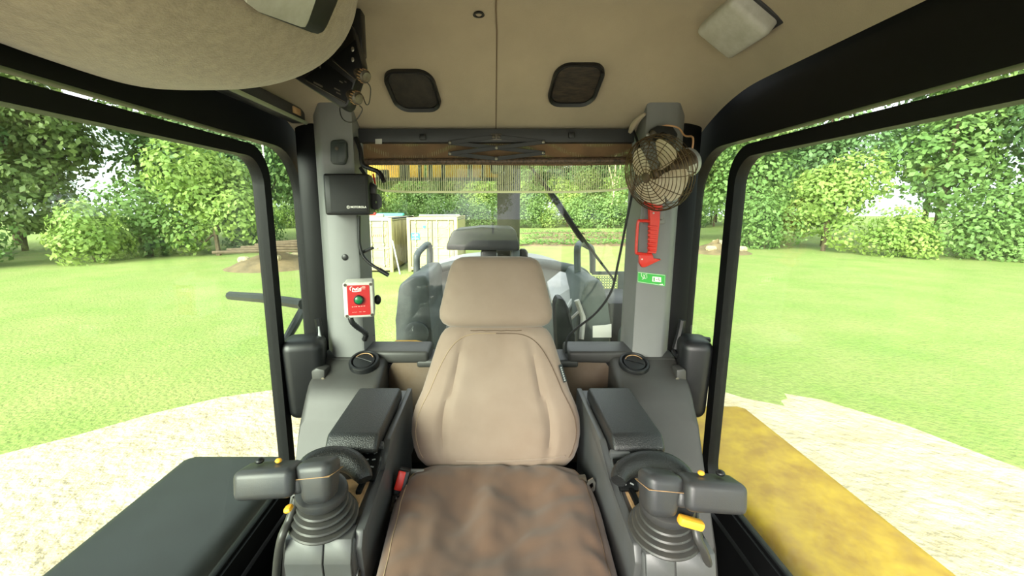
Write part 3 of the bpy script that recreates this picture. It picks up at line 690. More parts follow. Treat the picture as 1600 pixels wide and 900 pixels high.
# wiper outside the glass
t = thing('rear_wiper', 'black wiper arm and blade lying diagonally across the rear window', 'wiper', P(960, 437, Y=1.61))
m = M(); m.tube([P(818, 248, Y=1.60), P(846, 282, Y=1.605), P(868, 312, Y=1.605), P(905, 368, Y=1.605), P(912, 378, Y=1.605)], [.004, .006, .012, .010, .007], 8); m.obj('arm', MT['black'], t)
m = M(); m.tube([P(885, 334, Y=1.597), P(905, 364, Y=1.597), P(925, 392, Y=1.597), P(960, 438, Y=1.597)], [.003, .006, .006, .004], 6); m.obj('blade', MT['black'], t)
for s_ in range(4):
    a, c_ = P(893 + 8 * s_, 342 + 11 * s_, Y=1.603), P(898 + 8 * s_, 344 + 11 * s_, Y=1.597); M().tube([a, c_], .002, 5).obj('blade_clip', MT['zinc'], t)
p = P(960, 437, Y=1.597); M().ell(p, (.008, .006, .006), nu=10, nv=6).obj('end_knob', MT['black'], t)

# ---- rear wall below the window
wl = struct(M().box((XC, 1.52, -.92), (1.30, .1, .74), bev=.01).obj('wall_rear', MT['grey']), 'grey moulded rear wall below the window', 'wall')
zs = -.505
def ledge(u0, u1):
    a, c_ = P(u0, 545, Y=1.45).x, P(u1, 545, Y=1.45).x
    return M().box(((a + c_) / 2, 1.515, zs - .0175), (c_ - a, .13, .045), bev=.012, seg=3).obj('window_ledge', MT['grey'], wl)
ledge(560, 669); ledge(888, 1000)
a, c_ = P(650, 560, Y=1.45).x, P(905, 560, Y=1.45).x
M().box(((a + c_) / 2, 1.515, zs - .042), (c_ - a, .13, .03), bev=.01, seg=3).obj('window_ledge', MT['grey'], wl)
M().pix([(606, 720), (606, 640), (609, 574), (615, 565), (700, 563), (900, 563), (945, 565), (953, 575), (964, 620), (975, 660), (985, 720)], 1.468, .014, bev=.006, seg=3).obj('carpet_panel', MT['carpet'], wl)
# corner pods sweeping down beside the consoles, with round air outlets
def pod(name, x0, x1, label):
    poly = [(1.53, -.505), (1.47, -.512), (1.335, -.565), (1.30, -.60), (1.26, -.68), (1.20, -.80), (1.10, -.98), (1.0, -1.2), (1.53, -1.2)]
    b = M(); b.prism(poly[::-1], (x1, 0, 0), (0, 1, 0), (0, 0, 1), 0, 0) if False else None
    bm_ = bmesh.new(); lo = [bm_.verts.new((x0, q[0], q[1])) for q in poly]; hi = [bm_.verts.new((x1, q[0], q[1])) for q in poly]; k = len(poly)
    bm_.faces.new(lo); bm_.faces.new(hi[::-1])
    for i in range(k): bm_.faces.new([lo[(i + 1) % k], lo[i], hi[i], hi[(i + 1) % k]])
    bmesh.ops.bevel(bm_, geom=list(bm_.edges), offset=.022, segments=4, profile=.5, affect='EDGES', clamp_overlap=True)
    b.bm(bm_)
    return struct(b.obj(name, MT['grey'], ang=60), label, 'corner panel')
podL = pod('trim_7', -.615, -.375, 'grey moulded corner panel under the red button box')
podR = pod('trim_8', .415, .655, 'grey moulded corner panel under the green sticker')
# upswept base under each pillar
for (x0, x1, pp) in ((-.60, -.45, podL), (.49, .64, podR)):
    M().box(((x0 + x1) / 2, 1.50, -.60), (x1 - x0, .12, .16), bev=.03, seg=3).obj('pillar_base', MT['grey'], pp)
nrm = V((0, -math.sin(math.radians(23)), math.cos(math.radians(23))))
for k, (u, v, lb) in enumerate(((568, 560, 'round black air outlet below the red button box'), (992, 563, 'round black air outlet below the green sticker'))):
    p = P(u, v, Y=1.405) - nrm * .012
    t = thing('air_outlet', lb, 'air vent', p)
    M().lathe([(.052, -.03), (.052, .0), (.049, .006), (.043, .007), (.040, .002), (.040, -.004)], p, nrm, 32).obj('ring', MT['black'], t)
    M().lathe([(.039, -.004), (.036, .004), (.02, .006), (0, .006)], p, nrm, 28).obj('flap', MT['black'], t)
    b = M(); x = V((1, 0, 0)); y = nrm.cross(x)
    b.tube([p + nrm * .0075 + (x * math.cos(a) + y * math.sin(a)) * .031 for a in [PI * (.12 + .07 * i) for i in range(12)]], .0012, 5); b.obj('dust_line', MT['dirt'], t)
    b = M(); b.tube([p + nrm * .007 + x * -.03 + y * .012, p + nrm * .008, p + nrm * .007 + x * .03 - y * .012], .0014, 5); b.obj('flap_split', MT['black'], t)

# ---- side walls: black frames with rounded openings, doors, panes
def ring_yz(b, x0, x1, outer, inner):
    """frame between two rounded rectangles (y0,y1,z0,z1,r) from x0 to x1"""
    def loop(q):
        y0, y1, z0, z1, r = q; return [((y0 + y1) / 2 + a, (z0 + z1) / 2 + c) for a, c in rrect(y1 - y0, z1 - z0, r, 8)]
    lo, li = loop(outer), loop(inner); k = len(lo); vs_ = []
    for x in (x0, x1):
        vs_ += [(x, *q) for q in lo] + [(x, *q) for q in li]
    fs_ = []
    for i in range(k):
        j = (i + 1) % k
        fs_ += [(i, j, k + j, k + i), (2 * k + i, 3 * k + i, 3 * k + j, 2 * k + j), (i, 2 * k + i, 2 * k + j, j), (k + i, k + j, 3 * k + j, 3 * k + i)]
    b.add(vs_, fs_); return b
for s, side in ((-1, 'left'), (1, 'right')):
    xw = XC + s * .735
    b = M(); ring_yz(b, xw - .018, xw + .018, (-.75, 1.66, ZF, .40, .02), (-.62, 1.60, -1.02, .20, .17))
    wo = struct(b.obj('wall_' + side, MT['frame'], ang=30), 'black ' + side + ' side frame of the cab', 'wall')
    M().box(((-.64 if s < 0 else .678), 1.575, -.41), (.075, .11, 1.6), bev=.012).obj('corner_post', MT['frame'], wo)
    for yy in (1.535,): M().tube([(XC + s * .705, yy + .05, -.9), (XC + s * .705, yy + .05, .04)], .007, 6).obj('rubber_seal', MT['black'], wo)
    k = 1 if s < 0 else 2
    d = M(); ring_yz(d, xw - .018, xw + .018, (-.60, 1.375, -1.0, .185, .10), (-.56, 1.335, -.93, .150, .08))
    dd = struct(d.obj('door_%d' % k, MT['frame'], ang=30), ('black framed glass cab door beside the speaker pillar', 'black framed glass cab door beside the fan pillar')[k - 1], 'door')
    M().box((xw, .42, -.13 - .82), (.02, 1.9, .06), bev=.005).obj('door_rail', MT['frame'], dd)
    gp = M().box((xw, .39, -.39), (.006, 1.92, 1.10)).obj('window_%d' % (k + 1), MT['sideg'], smooth=False); struct(gp, ('door glass on the speaker side', 'door glass on the fan side')[k - 1], 'window')
    gp = M().box((xw, 1.49, -.41), (.006, .22, 1.22)).obj('window_%d' % (k + 3), MT['sideg'], smooth=False); struct(gp, ('narrow quarter glass behind the door on the speaker side', 'narrow quarter glass behind the door on the fan side')[k - 1], 'window')
    struct(M().box((XC + s * .66, -.72, -.4), (.10, .08, 1.62), bev=.02).obj('trim_%d' % (8 + k), MT['frame']), 'black front corner post of the cab', 'post')
struct(M().box((XC, -.75, -1.02), (1.3, .05, .42), bev=.01).obj('wall_front', MT['grey']), 'grey dashboard wall under the windscreen', 'wall')
struct(M().box((XC, -.76, .45), (1.3, .08, .2), bev=.01).obj('trim_11', MT['frame']), 'black header above the windscreen', 'header')
# outer strut seen through the glass
o = M().tube([P(437, 548, X=-.76), P(462, 505, X=-.79), P(487, 455, X=-.83)], [.014, .018, .014], 8).obj('gas_strut', MT['darkm']); tag(o, 'dark door strut slanting outside the glass above the black armrest pod', 'strut')
# cassette of the side blind above the left door glass
t = thing('side_blind_cassette', 'dark slim blind cassette with pale rim above the left door glass', 'blind', (-.655, 1.3, .28))
M().box((-.645, 1.28, .300), (.05, .42, .045), bev=.008).obj('cassette', MT['trim'], t)
M().box((-.620, 1.28, .280), (.010, .42, .010), bev=.002).obj('pale_rim', MT['rod'], t)
M().box((-.618, 1.42, .303), (.006, .05, .02), bev=.002).obj('label_tag', MT['dirt'], t)
# white lamp box on the right of the headliner
t = thing('white_lamp_box', 'white plastic lamp box fixed to the headliner over the fan-side door', 'lamp', (.66, 1.15, .40))
R = Matrix.Rotation(.62, 3, 'Y')
M().box((.597, 1.14, .445), (.12, .17, .06), R=R, bev=.014, seg=3).obj('housing', MT['white'], t)
M().box((.609, 1.14, .462), (.135, .185, .03), R=R, bev=.004).obj('base_plate', MT['trim'], t)
# ---- overhead duct, its lamp, and the two-way radio
t = thing('overhead_duct', 'felt covered overhead air duct with rounded edges', 'air duct', (-.56, .62, .26))
dm = M().ell((-.55, .70, .45), (.30, .40, .25), e1=1.0, e2=.6, nu=72, nv=48)
for q in dm.v: q.x = max(q.x, -.70)
dm.obj('felt_cover', MT['duct'], t)
def pixplane(b, pts, o, n_, depth, bev=0):
    """outline in photo pixels laid on the plane (o, n_), proud of it by depth"""
    o, n_ = V(o), V(n_).normalized(); q = []
    for u, v in pts:
        d = ray(u, v); q.append(d * (o.dot(n_) / d.dot(n_)))
    ux = (q[1] - q[0]).normalized(); uy = n_.cross(ux)
    p2 = [((p - q[0]).dot(ux), (p - q[0]).dot(uy)) for p in q]
    if sum(a[0] * c[1] - c[0] * a[1] for a, c in zip(p2, p2[1:] + p2[:1])) < 0: p2 = p2[::-1]
    return b.prism(p2, q[0], ux, uy, depth, bev)
t = thing('roof_lamp', 'white roof lamp with dark frame set under the felt duct', 'lamp', (-.31, .74, .28))
lo, ln = (-.303, .74, .303), (.76, 0, -.65)
pixplane(M(), [(380, -60), (540, -60), (516, 0), (503, 34), (497, 43), (488, 47), (478, 43), (400, 14), (380, 0)], lo, ln, .012, .003).obj('lamp_frame', MT['black'], t)
pixplane(M(), [(380, -60), (506, -60), (487, 0), (478, 30), (473, 39), (466, 39), (400, 15), (380, 0)], V(lo) + V(ln).normalized() * .011, ln, .006, .002).obj('diffuser', MT['white'], t)
t = thing('two_way_radio', 'black two-way radio unit with ribbed knobs hanging under the headliner', 'radio', P(530, 175, Y=1.14))
M().pix([(466, 126), (470, 117), (505, 88), (560, 52), (566, 62), (576, 110), (556, 172), (550, 177), (543, 175)], 1.20, .06, bev=.008, seg=2).obj('body', MT['black'], t)
M().pix([(476, 123), (508, 97), (552, 130), (541, 163)], 1.139, .004, bev=.0015).obj('front_panel', MT['frame'], t)
M().pix([(520, 92), (556, 62), (568, 110), (556, 124)], 1.139, .004, bev=.0015).obj('front_panel', MT['frame'], t)
M().tube([P(478, 126, Y=1.134), P(540, 160, Y=1.134)], .0008, 5).obj('edge_line', MT['zinc'], t)
M().tube([P(520, 95, Y=1.134), P(556, 125, Y=1.134)], .0010, 5).obj('edge_line', MT['zinc'], t)
strk = [(497, 132, 14, 3), (527, 140, 9, 2), (533, 128, 5, 2), (500, 104, 3, 5), (529, 146, 7, 2), (540, 128, 3, 2)]
m = M()
for u, v, du, dv in strk: m.pix([(u - du / 2, v - dv / 2 - du * .25), (u + du / 2, v - dv / 2 + du * .25), (u + du / 2, v + dv / 2 + du * .25), (u - du / 2, v + dv / 2 - du * .25)], 1.1345, .0008)
m.obj('worn_print', MT['zinc'], t, smooth=False)
for u, v in ((551, 77), (551, 93)): M().ell(P(u, v, Y=1.133), (.004, .002, .006), nu=8, nv=6).obj('key', MT['steel'], t)
M().box((-.36, 1.19, .44), (.06, .04, .11), bev=.006).obj('mount_bracket', MT['black'], t)
for u, v in ((569, 119), (557, 153)):
    p = P(u, v, Y=1.13); ax = (P(u + 9, v + 4, Y=1.115) - p).normalized()
    kb = M(); kb.lathe([(.014, -.02), (.014, 0), (.0155, .001), (.0155, .014), (.013, .016), (.011, .02), (0, .0205)], p - ax * .008, ax, 20); ko = kb.obj('knob', MT['zinc'], t)
    up = ax.cross(V((0, 0, 1))).normalized(); vv = ax.cross(up)
    for i in range(14):
        a = 2 * PI * i / 14; q = p - ax * .001 + (up * math.cos(a) + vv * math.sin(a)) * .0158
        M().box(q, (.002, .011, .0022), R=ax.to_track_quat('Y', 'Z').to_matrix()).obj('rib', MT['dirt'], ko, smooth=False)
for pts in ([(573, 128), (579, 138), (577, 160), (572, 163), (567, 150)], [(562, 165), (566, 172), (556, 188), (545, 191), (535, 185), (531, 172), (533, 162)]):
    M().tube(spl([P(u, v, Y=1.12 + .012 * i) for i, (u, v) in enumerate(pts)], 6), .0014, 6).obj('cord', MT['black'], t)
# pulled-back felt edge in the rear corner beside the fan pillar
m = M(); m.tube(spl([P(984, 207, Y=1.51), P(990, 196, Y=1.49), P(998, 186, Y=1.46), P(1008, 178, Y=1.43)], 5), [.006, .007, .008, .009, .010, .011, .011, .011, .010, .010, .009, .008, .007, .006, .005, .004], 10); m.obj('felt_edge', MT['liner'], lin_o)
# ---- ceiling loudspeakers
for k, (u, v, lb, sk) in enumerate(((646, 141, 'dark round-cornered loudspeaker grille in the headliner beside the radio', .14), (899, 132, 'dark round-cornered loudspeaker grille in the headliner on the fan side', -.10))):
    d = ray(u, v); t0, t1 = .6, 2.0
    for _ in range(40):
        tm = (t0 + t1) / 2; q = d * tm
        if q.z < liner_z(q.x, q.y): t0 = tm
        else: t1 = tm
    p = d * t0; Y = p.y
    e = .01; ty = V((0, 2 * e, liner_z(p.x, Y + e) - liner_z(p.x, Y - e))).normalized(); tx = V((2 * e, 0, liner_z(p.x + e, Y) - liner_z(p.x - e, Y))).normalized()
    n_ = tx.cross(ty).normalized(); n_ = -n_ if n_.z > 0 else n_
    ax = (tx + ty * 0).normalized(); ay = (ty + tx * sk).normalized()
    t = thing('roof_speaker', lb, 'speaker', p)
    def ringm(b, w0, r0, w1, r1, h0, h1, cap=False):
        A = rrect(w0, w0, r0, 7); C = rrect(w1, w1, r1, 7); k_ = len(A)
        b.add([p + ax * q[0] + ay * q[1] + n_ * h0 for q in A] + [p + ax * q[0] + ay * q[1] + n_ * h1 for q in C], [(i, (i + 1) % k_, k_ + (i + 1) % k_, k_ + i) for i in range(k_)] + ([tuple(range(k_, 2 * k_))] if cap else []))
    W = .154
    b = M(); ringm(b, W, .045, W * .985, .044, -.004, .012); ringm(b, W * .985, .044, W * .95, .042, .012, .016); ringm(b, W * .95, .042, W * .86, .036, .016, .008); ringm(b, W * .86, .036, W * .84, .034, .008, .004); b.obj('bezel', MT['black'], t)
    b = M(); ringm(b, W * .85, .035, W * .80, .03, .004, .006, cap=True); b.obj('grille', mat('grille_mesh_%d' % k, (62, 50, 38) if k else (44, 38, 32), .7, c2=(18, 16, 14), vscale=60 if k else 40, bump=1.0, bscale=700, stretch=(.4, 2, 2) if k else None), t)
# ---- pillar fixtures: left
t = thing('coat_hook_switch', 'small dark rounded switch cover high on the pillar above the speaker box', 'switch', P(531, 258, Y=1.45))
M().pix([(519, 223), (522, 220), (540, 219), (544, 223), (545, 245), (542, 256), (539, 258), (522, 257), (519, 252)], 1.45, .018, bev=.005, seg=3).obj('cover', mat('smoky_plastic', (44, 50, 50), .45), t)
M().pix([(531, 224), (538, 222), (542, 226), (542, 246), (538, 254), (530, 254)], 1.433, .006, bev=.003, seg=2).obj('rocker', bpy.data.materials['smoky_plastic'], t)
M().lathe([(.006, 0), (.006, .002), (.003, .003), (0, .003)], P(526, 232, Y=1.432), (0, -1, 0), 14).obj('indicator', MT['zinc'], t)
t = thing('speaker_box', 'square black loudspeaker box with white lettering fixed on the grey pillar', 'speaker', P(541, 337, Y=1.42))
a, c_ = P(508, 336, Y=1.375), P(573, 271, Y=1.375); w_, h_ = c_.x - a.x, c_.z - a.z; cc = V(((a.x + c_.x) / 2, 1.41, (a.z + c_.z) / 2))
R = Matrix.Rotation(.06, 3, 'Z')
M().box(cc, (w_, .07, h_), R=R, bev=.007, seg=3).obj('case', MT['black'], t)
M().box(cc + R @ V((.006, -.0355, 0)), (w_ - .026, .004, h_ - .018), R=R, bev=.002).obj('grille', mat('speaker_grille', (24, 25, 27), .6, bump=1.0, bscale=900), t)
for k in range(4): M().box(cc + R @ V((-w_ / 2 + .004, -.022 + .014 * k, 0)), (.012, .007, h_ - .012), R=R, bev=.002).obj('cooling_fin', MT['trim'], t)
for q in (-1, 1): M().tube([cc + R @ V((-w_ / 2 + .012, -.037, q * (h_ / 2 - .007))), cc + R @ V((w_ / 2 - .006, -.037, q * (h_ / 2 - .007)))], .0012, 6).obj('front_edge', MT['trim'], t)
M().box(cc + V((-.078, .02, -.002)), (.012, .03, .024), bev=.002).obj('side_stub', MT['black'], t)
M().box(cc + V((0, .033, 0)), (.05, .012, .05)).obj('mount_plate', MT['black'], t)
ux, uy = R @ V((1, 0, 0)), V((0, 0, 1))
p = P(543, 325.5, Y=1.372)
text('lettering', 'MOTOROLA', .0088, p + V((.010, -.0015, .001)), ux, uy, MT['wsign'], t, bold=.0003)
b = M(); q = p + V((.003, -.0015, .0037)); b.tube([q + V((.0042 * math.cos(i * PI / 8), 0, .0042 * math.sin(i * PI / 8))) for i in range(16)], .0009, 5, closed=True)
b.tube([q + V((-.002, 0, -.002)), q + V((-.001, 0, .002)), q + V((0, 0, -.001)), q + V((.001, 0, .002)), q + V((.002, 0, -.002))], .0006, 4); b.obj('round_emblem', MT['wsign'], t)
t = thing('speaker_bracket', 'black mounting bracket with slotted ear beside the speaker box', 'bracket', P(585, 328, Y=1.43))
def oval(u, v, a, b): return [(u + a * math.cos(q * PI / 6), v + b * math.sin(q * PI / 6)) for q in range(12)]
bk = M(); bk.pixhole([(568, 298), (573, 291), (584, 292.7), (584, 327), (580, 325), (568, 325)], oval(578, 313, 2.4, 1.6), 1.43, .008)
bk.pixhole([(584, 292.7), (586, 293), (588, 302), (593, 304), (597, 310), (597, 322), (592, 327), (586, 328), (584, 327)], oval(588.5, 316, 1.1, 1.9), 1.43, .008)
bk.obj('ear_plate', MT['black'], t)
M().pix([(574, 288), (582, 285), (590, 290), (590, 304), (574, 303)], 1.43, .022, bev=.003).obj('clamp', MT['black'], t)
for k, (pts, r_, mt, lb) in enumerate((
    ([(556, 215), (563, 235), (566, 255), (575, 262), (590, 268), (596, 275), (600, 284)], .0075, 'black', 'thick black cable loop between blind and speaker box'),
    ([(563, 262), (572, 275), (578, 285), (584, 292)], .006, 'black', 'short black lead running down into the bracket clamp'),
    ([(583, 272), (585, 282), (587, 292)], .003, 'red', 'thin red wire beside the black cable loop'))):
    o = M().tube(spl([P(u, v, Y=1.47 - .008 * i) for i, (u, v) in enumerate(pts)], 6), r_, 8).obj('cable', MT[mt]); tag(o, lb, 'cable')
t = thing('gooseneck_microphone', 'black gooseneck microphone hanging from the speaker box', 'microphone', P(604, 432, Y=1.42))
pts = [(561, 337), (561, 365), (562, 383), (568, 401), (580, 413), (594, 422), (604, 429)]
M().tube(spl([P(u, v, Y=1.45) for u, v in pts], 6), .0055, 10).obj('gooseneck', MT['black'], t)
M().tube([P(592, 421, Y=1.45), P(607, 430, Y=1.45)], [.0085, .0075], 12).obj('tip', MT['black'], t)
M().tube([P(605.5, 429.2, Y=1.449), P(607.5, 430.3, Y=1.449)], .0045, 10).obj('tip_cap', MT['alu'], t)
o = M().tube([P(558, 398, Y=1.47), P(574, 391, Y=1.46), P(583, 387, Y=1.45)], [.005, .006, .005], 8).obj('grab_peg', MT['black']); tag(o, 'short black peg sticking out behind the gooseneck', 'peg')
o = M().lathe([(.011, -.004), (.011, .001), (.008, .003), (0, .003)], P(539, 402, Y=1.449), (0, -1, 0), 20).obj('hole_plug', MT['black']); tag(o, 'round black hole plug in the grey pillar above the red button box', 'plug')
# red button box
t = thing('button_box', 'white box with red plate and green push button on the pillar', 'control box', P(551, 497, Y=1.42))
R = Matrix.Rotation(.22, 3, 'Z'); a, c_ = P(535, 495, Y=1.36), P(576, 441, Y=1.36); w_, h_ = c_.x - a.x, c_.z - a.z
cc = V(((a.x + c_.x) / 2 + .004, 1.395, (a.z + c_.z) / 2))
F = lambda x, d, z: cc + R @ V((x, -.036 - d, z))
M().box(cc + R @ V((0, .012, 0)), (w_ * 1.0, .07, h_), R=R, bev=.007, seg=3).obj('case', MT['white'], t)
M().box(F(0, -.003, 0), (w_ + .003, .024, h_ + .002), R=R, bev=.006, seg=3).obj('lid', MT['white'], t)
pw, ph = w_ * .76, h_ * .86
b = M(); b.prism(rrect(pw, ph, .004, 3), F(0, .009, 0), R @ V((1, 0, 0)), (0, 0, 1), .0012); b.obj('red_plate', MT['redp'], t)
M().lathe([(.0155, 0), (.0155, .007), (.0135, .009), (.0115, .009)], F(.0, .0095, .002), R @ V((0, -1, 0)), 24).obj('button_ring', MT['black'], t)
M().lathe([(.0118, 0), (.0118, .009), (.010, .0105), (0, .011)], F(.0, .0095, .002), R @ V((0, -1, 0)), 24).obj('push_button', MT['green'], t)
for sx in (-1, 1):
    for sz in (-1, 1): M().lathe([(.005, 0), (.005, .0015), (.002, .0015), (.002, 0)], F(sx * (w_ / 2 - .0065), .009, sz * (h_ / 2 - .0065)), R @ V((0, -1, 0)), 14).obj('screw', MT['zinc'], t)
fl = .0106
b = M()
for st in ([(-.031, .033), (-.033, .040), (-.029, .045), (-.024, .044)], [(-.024, .032), (-.023, .039), (-.019, .040), (-.017, .034)], [(-.015, .039), (-.012, .033), (-.009, .040), (-.006, .033)], [(-.003, .043), (-.002, .034), (.002, .034)], [(.003, .040), (.005, .034), (.008, .041), (.008, .033)], [(-.026, .030), (-.012, .029), (.009, .031)]):
    b.tube(spl([F(x * .82 + .002, fl, z) for x, z in st], 4), .0011, 5)
b.obj('scrawled_lettering', MT['wsign'], t)
b = M()
for x, z, wd in ((.017, .045, .010), (.016, .041, .013), (.017, .037, .010)): b.box(F(x, fl, z), (wd, .0005, .0013), R=R)
for i, (x, wd) in enumerate(((-.020, .004), (-.014, .002), (-.009, .004), (.0, .006), (.008, .005), (.016, .005))): b.box(F(x, fl, -.021 + .0003 * i), (wd, .0005, .0016), R=R)
for i, (x, wd) in enumerate(((-.020, .003), (-.014, .003), (-.009, .002), (.003, .007), (.015, .007))): b.box(F(x, fl, -.0395 + .0003 * i), (wd, .0005, .0012), R=R)
b.obj('small_print', MT['pinkp'], t, smooth=False)
M().ell(cc + V((.053, .02, -.012)), (.012, .012, .017), nu=14, nv=10).obj('side_gland', MT['black'], t)
t = thing('conduit', 'black corrugated conduit curling from under the button box', 'cable', P(560, 528, Y=1.43))
pts = spl([P(547, 494, Y=1.41), P(550, 503, Y=1.41), P(558, 511, Y=1.42), P(567, 517, Y=1.43), P(572, 523, Y=1.44), P(569, 531, Y=1.45)], 6)
M().tube(pts, [.0085 + (.0014 if i % 2 else 0) for i in range(len(pts))], 10).obj('corrugated_tube', MT['black'], t)
# ---- pillar fixtures: right. emergency hammer
t = thing('emergency_hammer', 'red emergency hammer with finger loop held on the grey pillar', 'hammer', P(1012, 417, Y=1.45))
Yh = 1.43
b = M(); b.pix([(1006, 313), (1030, 318), (1028, 345), (1024, 392), (1021, 396), (1011, 394), (1013, 345), (1014, 322)], Yh, .016, bev=.004, seg=2); hb = b.obj('handle', MT['red'], t)
for i in range(7):
    v = 352 + 6.6 * i; M().pix([(1012, v), (1027 - .45 * i, v + 1), (1027 - .45 * i, v + 4.4), (1011.5 - .2 * i, v + 3.2)], Yh - .014, .006, bev=.0012, seg=1).obj('grip_rib', MT['red'], hb)
M().tube(spl([P(u, v, Y=Yh - .008) for u, v in ((1017, 345.5), (1002, 345), (997, 347), (995, 370), (994, 392), (997, 396), (1018, 398))], 5), .005, 8).obj('finger_loop', MT['red'], t)
M().pix([(997, 397), (1019, 398), (1017, 404), (1031, 404), (1029, 406), (1006, 417), (1001, 417), (997, 410)], Yh, .014, bev=.003).obj('belt_cutter', MT['red'], t)
M().tube([P(1006, 313, Y=Yh - .008), P(1026, 321, Y=Yh - .008), P(1034, 326, Y=Yh - .008)], [.011, .013, .009], 14).obj('head', MT['red'], t)
M().tube([P(994.5, 308, Y=Yh - .008), P(996, 309, Y=Yh - .008), P(1007, 313.5, Y=Yh - .008)], [.006, .0105, .0105], 14).obj('steel_tip', MT['steel'], t)
M().lathe([(.003, 0), (.003, .002), (0, .0025)], P(1021, 333, Y=Yh - .016), (0, -1, 0), 12).obj('rivet', MT['steel'], t)
M().lathe([(.0025, 0), (.0025, .002), (0, .0025)], P(1003, 405, Y=Yh - .014), (0, -1, 0), 12).obj('rivet', MT['wsign'], t)
M().pix([(1004, 320), (1038, 322), (1038, 350), (1004, 350)], 1.45, .010, bev=.003).obj('holder', MT['pillar'], t)
M().pix([(1028, 330), (1036, 328), (1036, 340), (1033, 344), (1028, 342)], 1.44, .012, bev=.003).obj('holder_clip', MT['pillar'], t)
# green sticker
t = thing('exit_sticker', 'green sticker with white border and arrow panel on the pillar', 'sticker', P(1017, 448, Y=1.449))
q4 = [(996.5, 424.5), (1040, 429.5), (1039, 447.5), (996, 441)]
M().pix(q4, 1.4499, .0008).obj('sticker_sheet', MT['gstick'], t, smooth=False)
b = M(); ins = [(997.3, 425.6), (1039, 430.3), (1038.1, 446.2), (996.8, 440.2)]
b.tube([P(u, v, Y=1.4488) for u, v in ins], .0007, 4, closed=True); b.obj('border_line', MT['wsign'], t, smooth=False)
M().pix([(1019.5, 432), (1033, 433.2), (1033, 441), (1019, 439.8)], 1.4491, .0004).obj('white_panel', MT['wsign'], t, smooth=False)
b = M(); b.pix([(1021, 433.5), (1023, 433.6), (1023, 439), (1021, 438.9)], 1.4487, .0003); b.obj('panel_mark', MT['gstick'], t, smooth=False)
b = M(); b.pix([(1025, 436), (1027, 436.2), (1027, 437), (1025, 436.8)], 1.4487, .0003); b.tube([P(u, v, Y=1.4486) for u, v in ((1028, 435), (1029.5, 434.6), (1029.6, 436), (1028.3, 437.2), (1029, 437.4), (1031.5, 438.6))], .0007, 4); b.obj('panel_symbol', MT['dprint'], t, smooth=False)
b = M()
for st in ([(1002, 426.5), (1002.3, 431.5), (1004, 433), (1005, 436)], [(1010.5, 427.5), (1010.8, 434.5)], [(1004.5, 429), (1006.5, 431), (1005.5, 433.5), (1007.5, 434.5)], [(1008.5, 428.5), (1006.5, 431.3), (1008, 433.5)], [(1003, 436.5), (1005, 436), (1006, 434.5), (1009.5, 435.5)]):
    b.tube([P(u, v, Y=1.4488) for u, v in st], .0008, 4)
b.obj('running_figure', MT['wsign'], t, smooth=False)
b = M(); b.pix([(1030, 444.2), (1035.5, 443.6), (1036, 445), (1031, 445.3)], 1.4491, .0004); b.obj('print_flash', MT['wsign'], t, smooth=False)
# ---- fan
fc = P(1025, 272, Y=1.25); ax = V((-.84, -.46, -.28)).normalized()
t = thing('cab_fan', 'small wire-caged cab fan with pale blades and brown motor on the pillar', 'fan', P(1030, 320, Y=1.3))
ux = ax.cross(V((0, 0, 1))).normalized(); uy = ux.cross(ax)
R0 = .104
def circ(r, h, n=40): return [fc + ax * h + (ux * math.cos(2 * PI * i / n) + uy * math.sin(2 * PI * i / n)) * r for i in range(n)]
def dome(r): return .030 * (1 - (r / R0) ** 2.2)
for i in range(11):
    r = .014 + (R0 - .014) * i / 10; M().tube(circ(r, dome(r) + .012), .0011 if i < 10 else .0016, 5, closed=True).obj('cage_ring', MT['brass'], t)
for i in range(9):
    r = .034 + (R0 - .034) * i / 8; M().tube(circ(r, -.030 - .018 * (1 - (r / R0) ** 2)), .0009, 5, closed=True).obj('cage_ring', MT['brass'], t)
for h in (.0, -.014): M().tube(circ(R0 + .003, h), .0013, 5, closed=True).obj('cage_ring', MT['brass'], t)
for i in range(12):
    a = 2 * PI * i / 12 + .1; d = ux * math.cos(a) + uy * math.sin(a)
    pts = [fc + ax * (dome(r) + .0105) + d * r for r in (.012, .03, .05, .07, .09, R0)] + [fc + ax * q + d * (R0 + .002) for q in (0, -.03)] + [fc + ax * (-.030 - .018 * (1 - (r / R0) ** 2)) + d * r for r in (.09, .06, .034)]
    M().tube(pts, .0011, 5).obj('cage_spoke', MT['brass'], t)
M().lathe([(.014, 0), (.014, .003), (.010, .005), (0, .005)], fc + ax * .040, ax, 20).obj('centre_badge', MT['fanm'], t)
for i in range(4):
    a0 = 2 * PI * i / 4 + .55; b = M()
    def bl(p_, q_):
        r = .012 + .084 * q_; a = a0 + (p_ - .5) * (1.32 if q_ > .2 else .9) * (1 - .12 * q_); tw = (p_ - .5) * (.030 - .006 * q_)
        return fc + ax * (tw - .006) + (ux * math.cos(a) + uy * math.sin(a)) * r * (1 - .10 * (2 * p_ - 1) ** 4 * q_)
    b.grid(bl, 10, 8); b.obj('blade', MT['blade'], t)
M().lathe([(.014, -.022), (.014, .010), (.010, .015), (0, .016)], fc, ax, 20).obj('hub', MT['fanm'], t)
M().lathe([(.020, -.042), (.036, -.052), (.040, -.058), (.040, -.125), (.042, -.127), (.042, -.142), (.038, -.148), (0, -.149)], fc, ax, 28).obj('motor', MT['fanm'], t)
M().lathe([(.0422, -.128), (.0426, -.131), (.0426, -.140), (.0422, -.142)], fc, ax, 28).obj('motor_band', MT['alu'], t)
b = M(); b.add([], [])
def lab(p_, q_):
    a = -.45 + .95 * p_; h = -.085 - .038 * q_
    dn = V((.15, -.75, -.55)); dn = (dn - ax * dn.dot(ax)).normalized(); ee = ax.cross(dn)
    return fc + ax * h + (dn * math.cos(a) + ee * math.sin(a)) * .0407
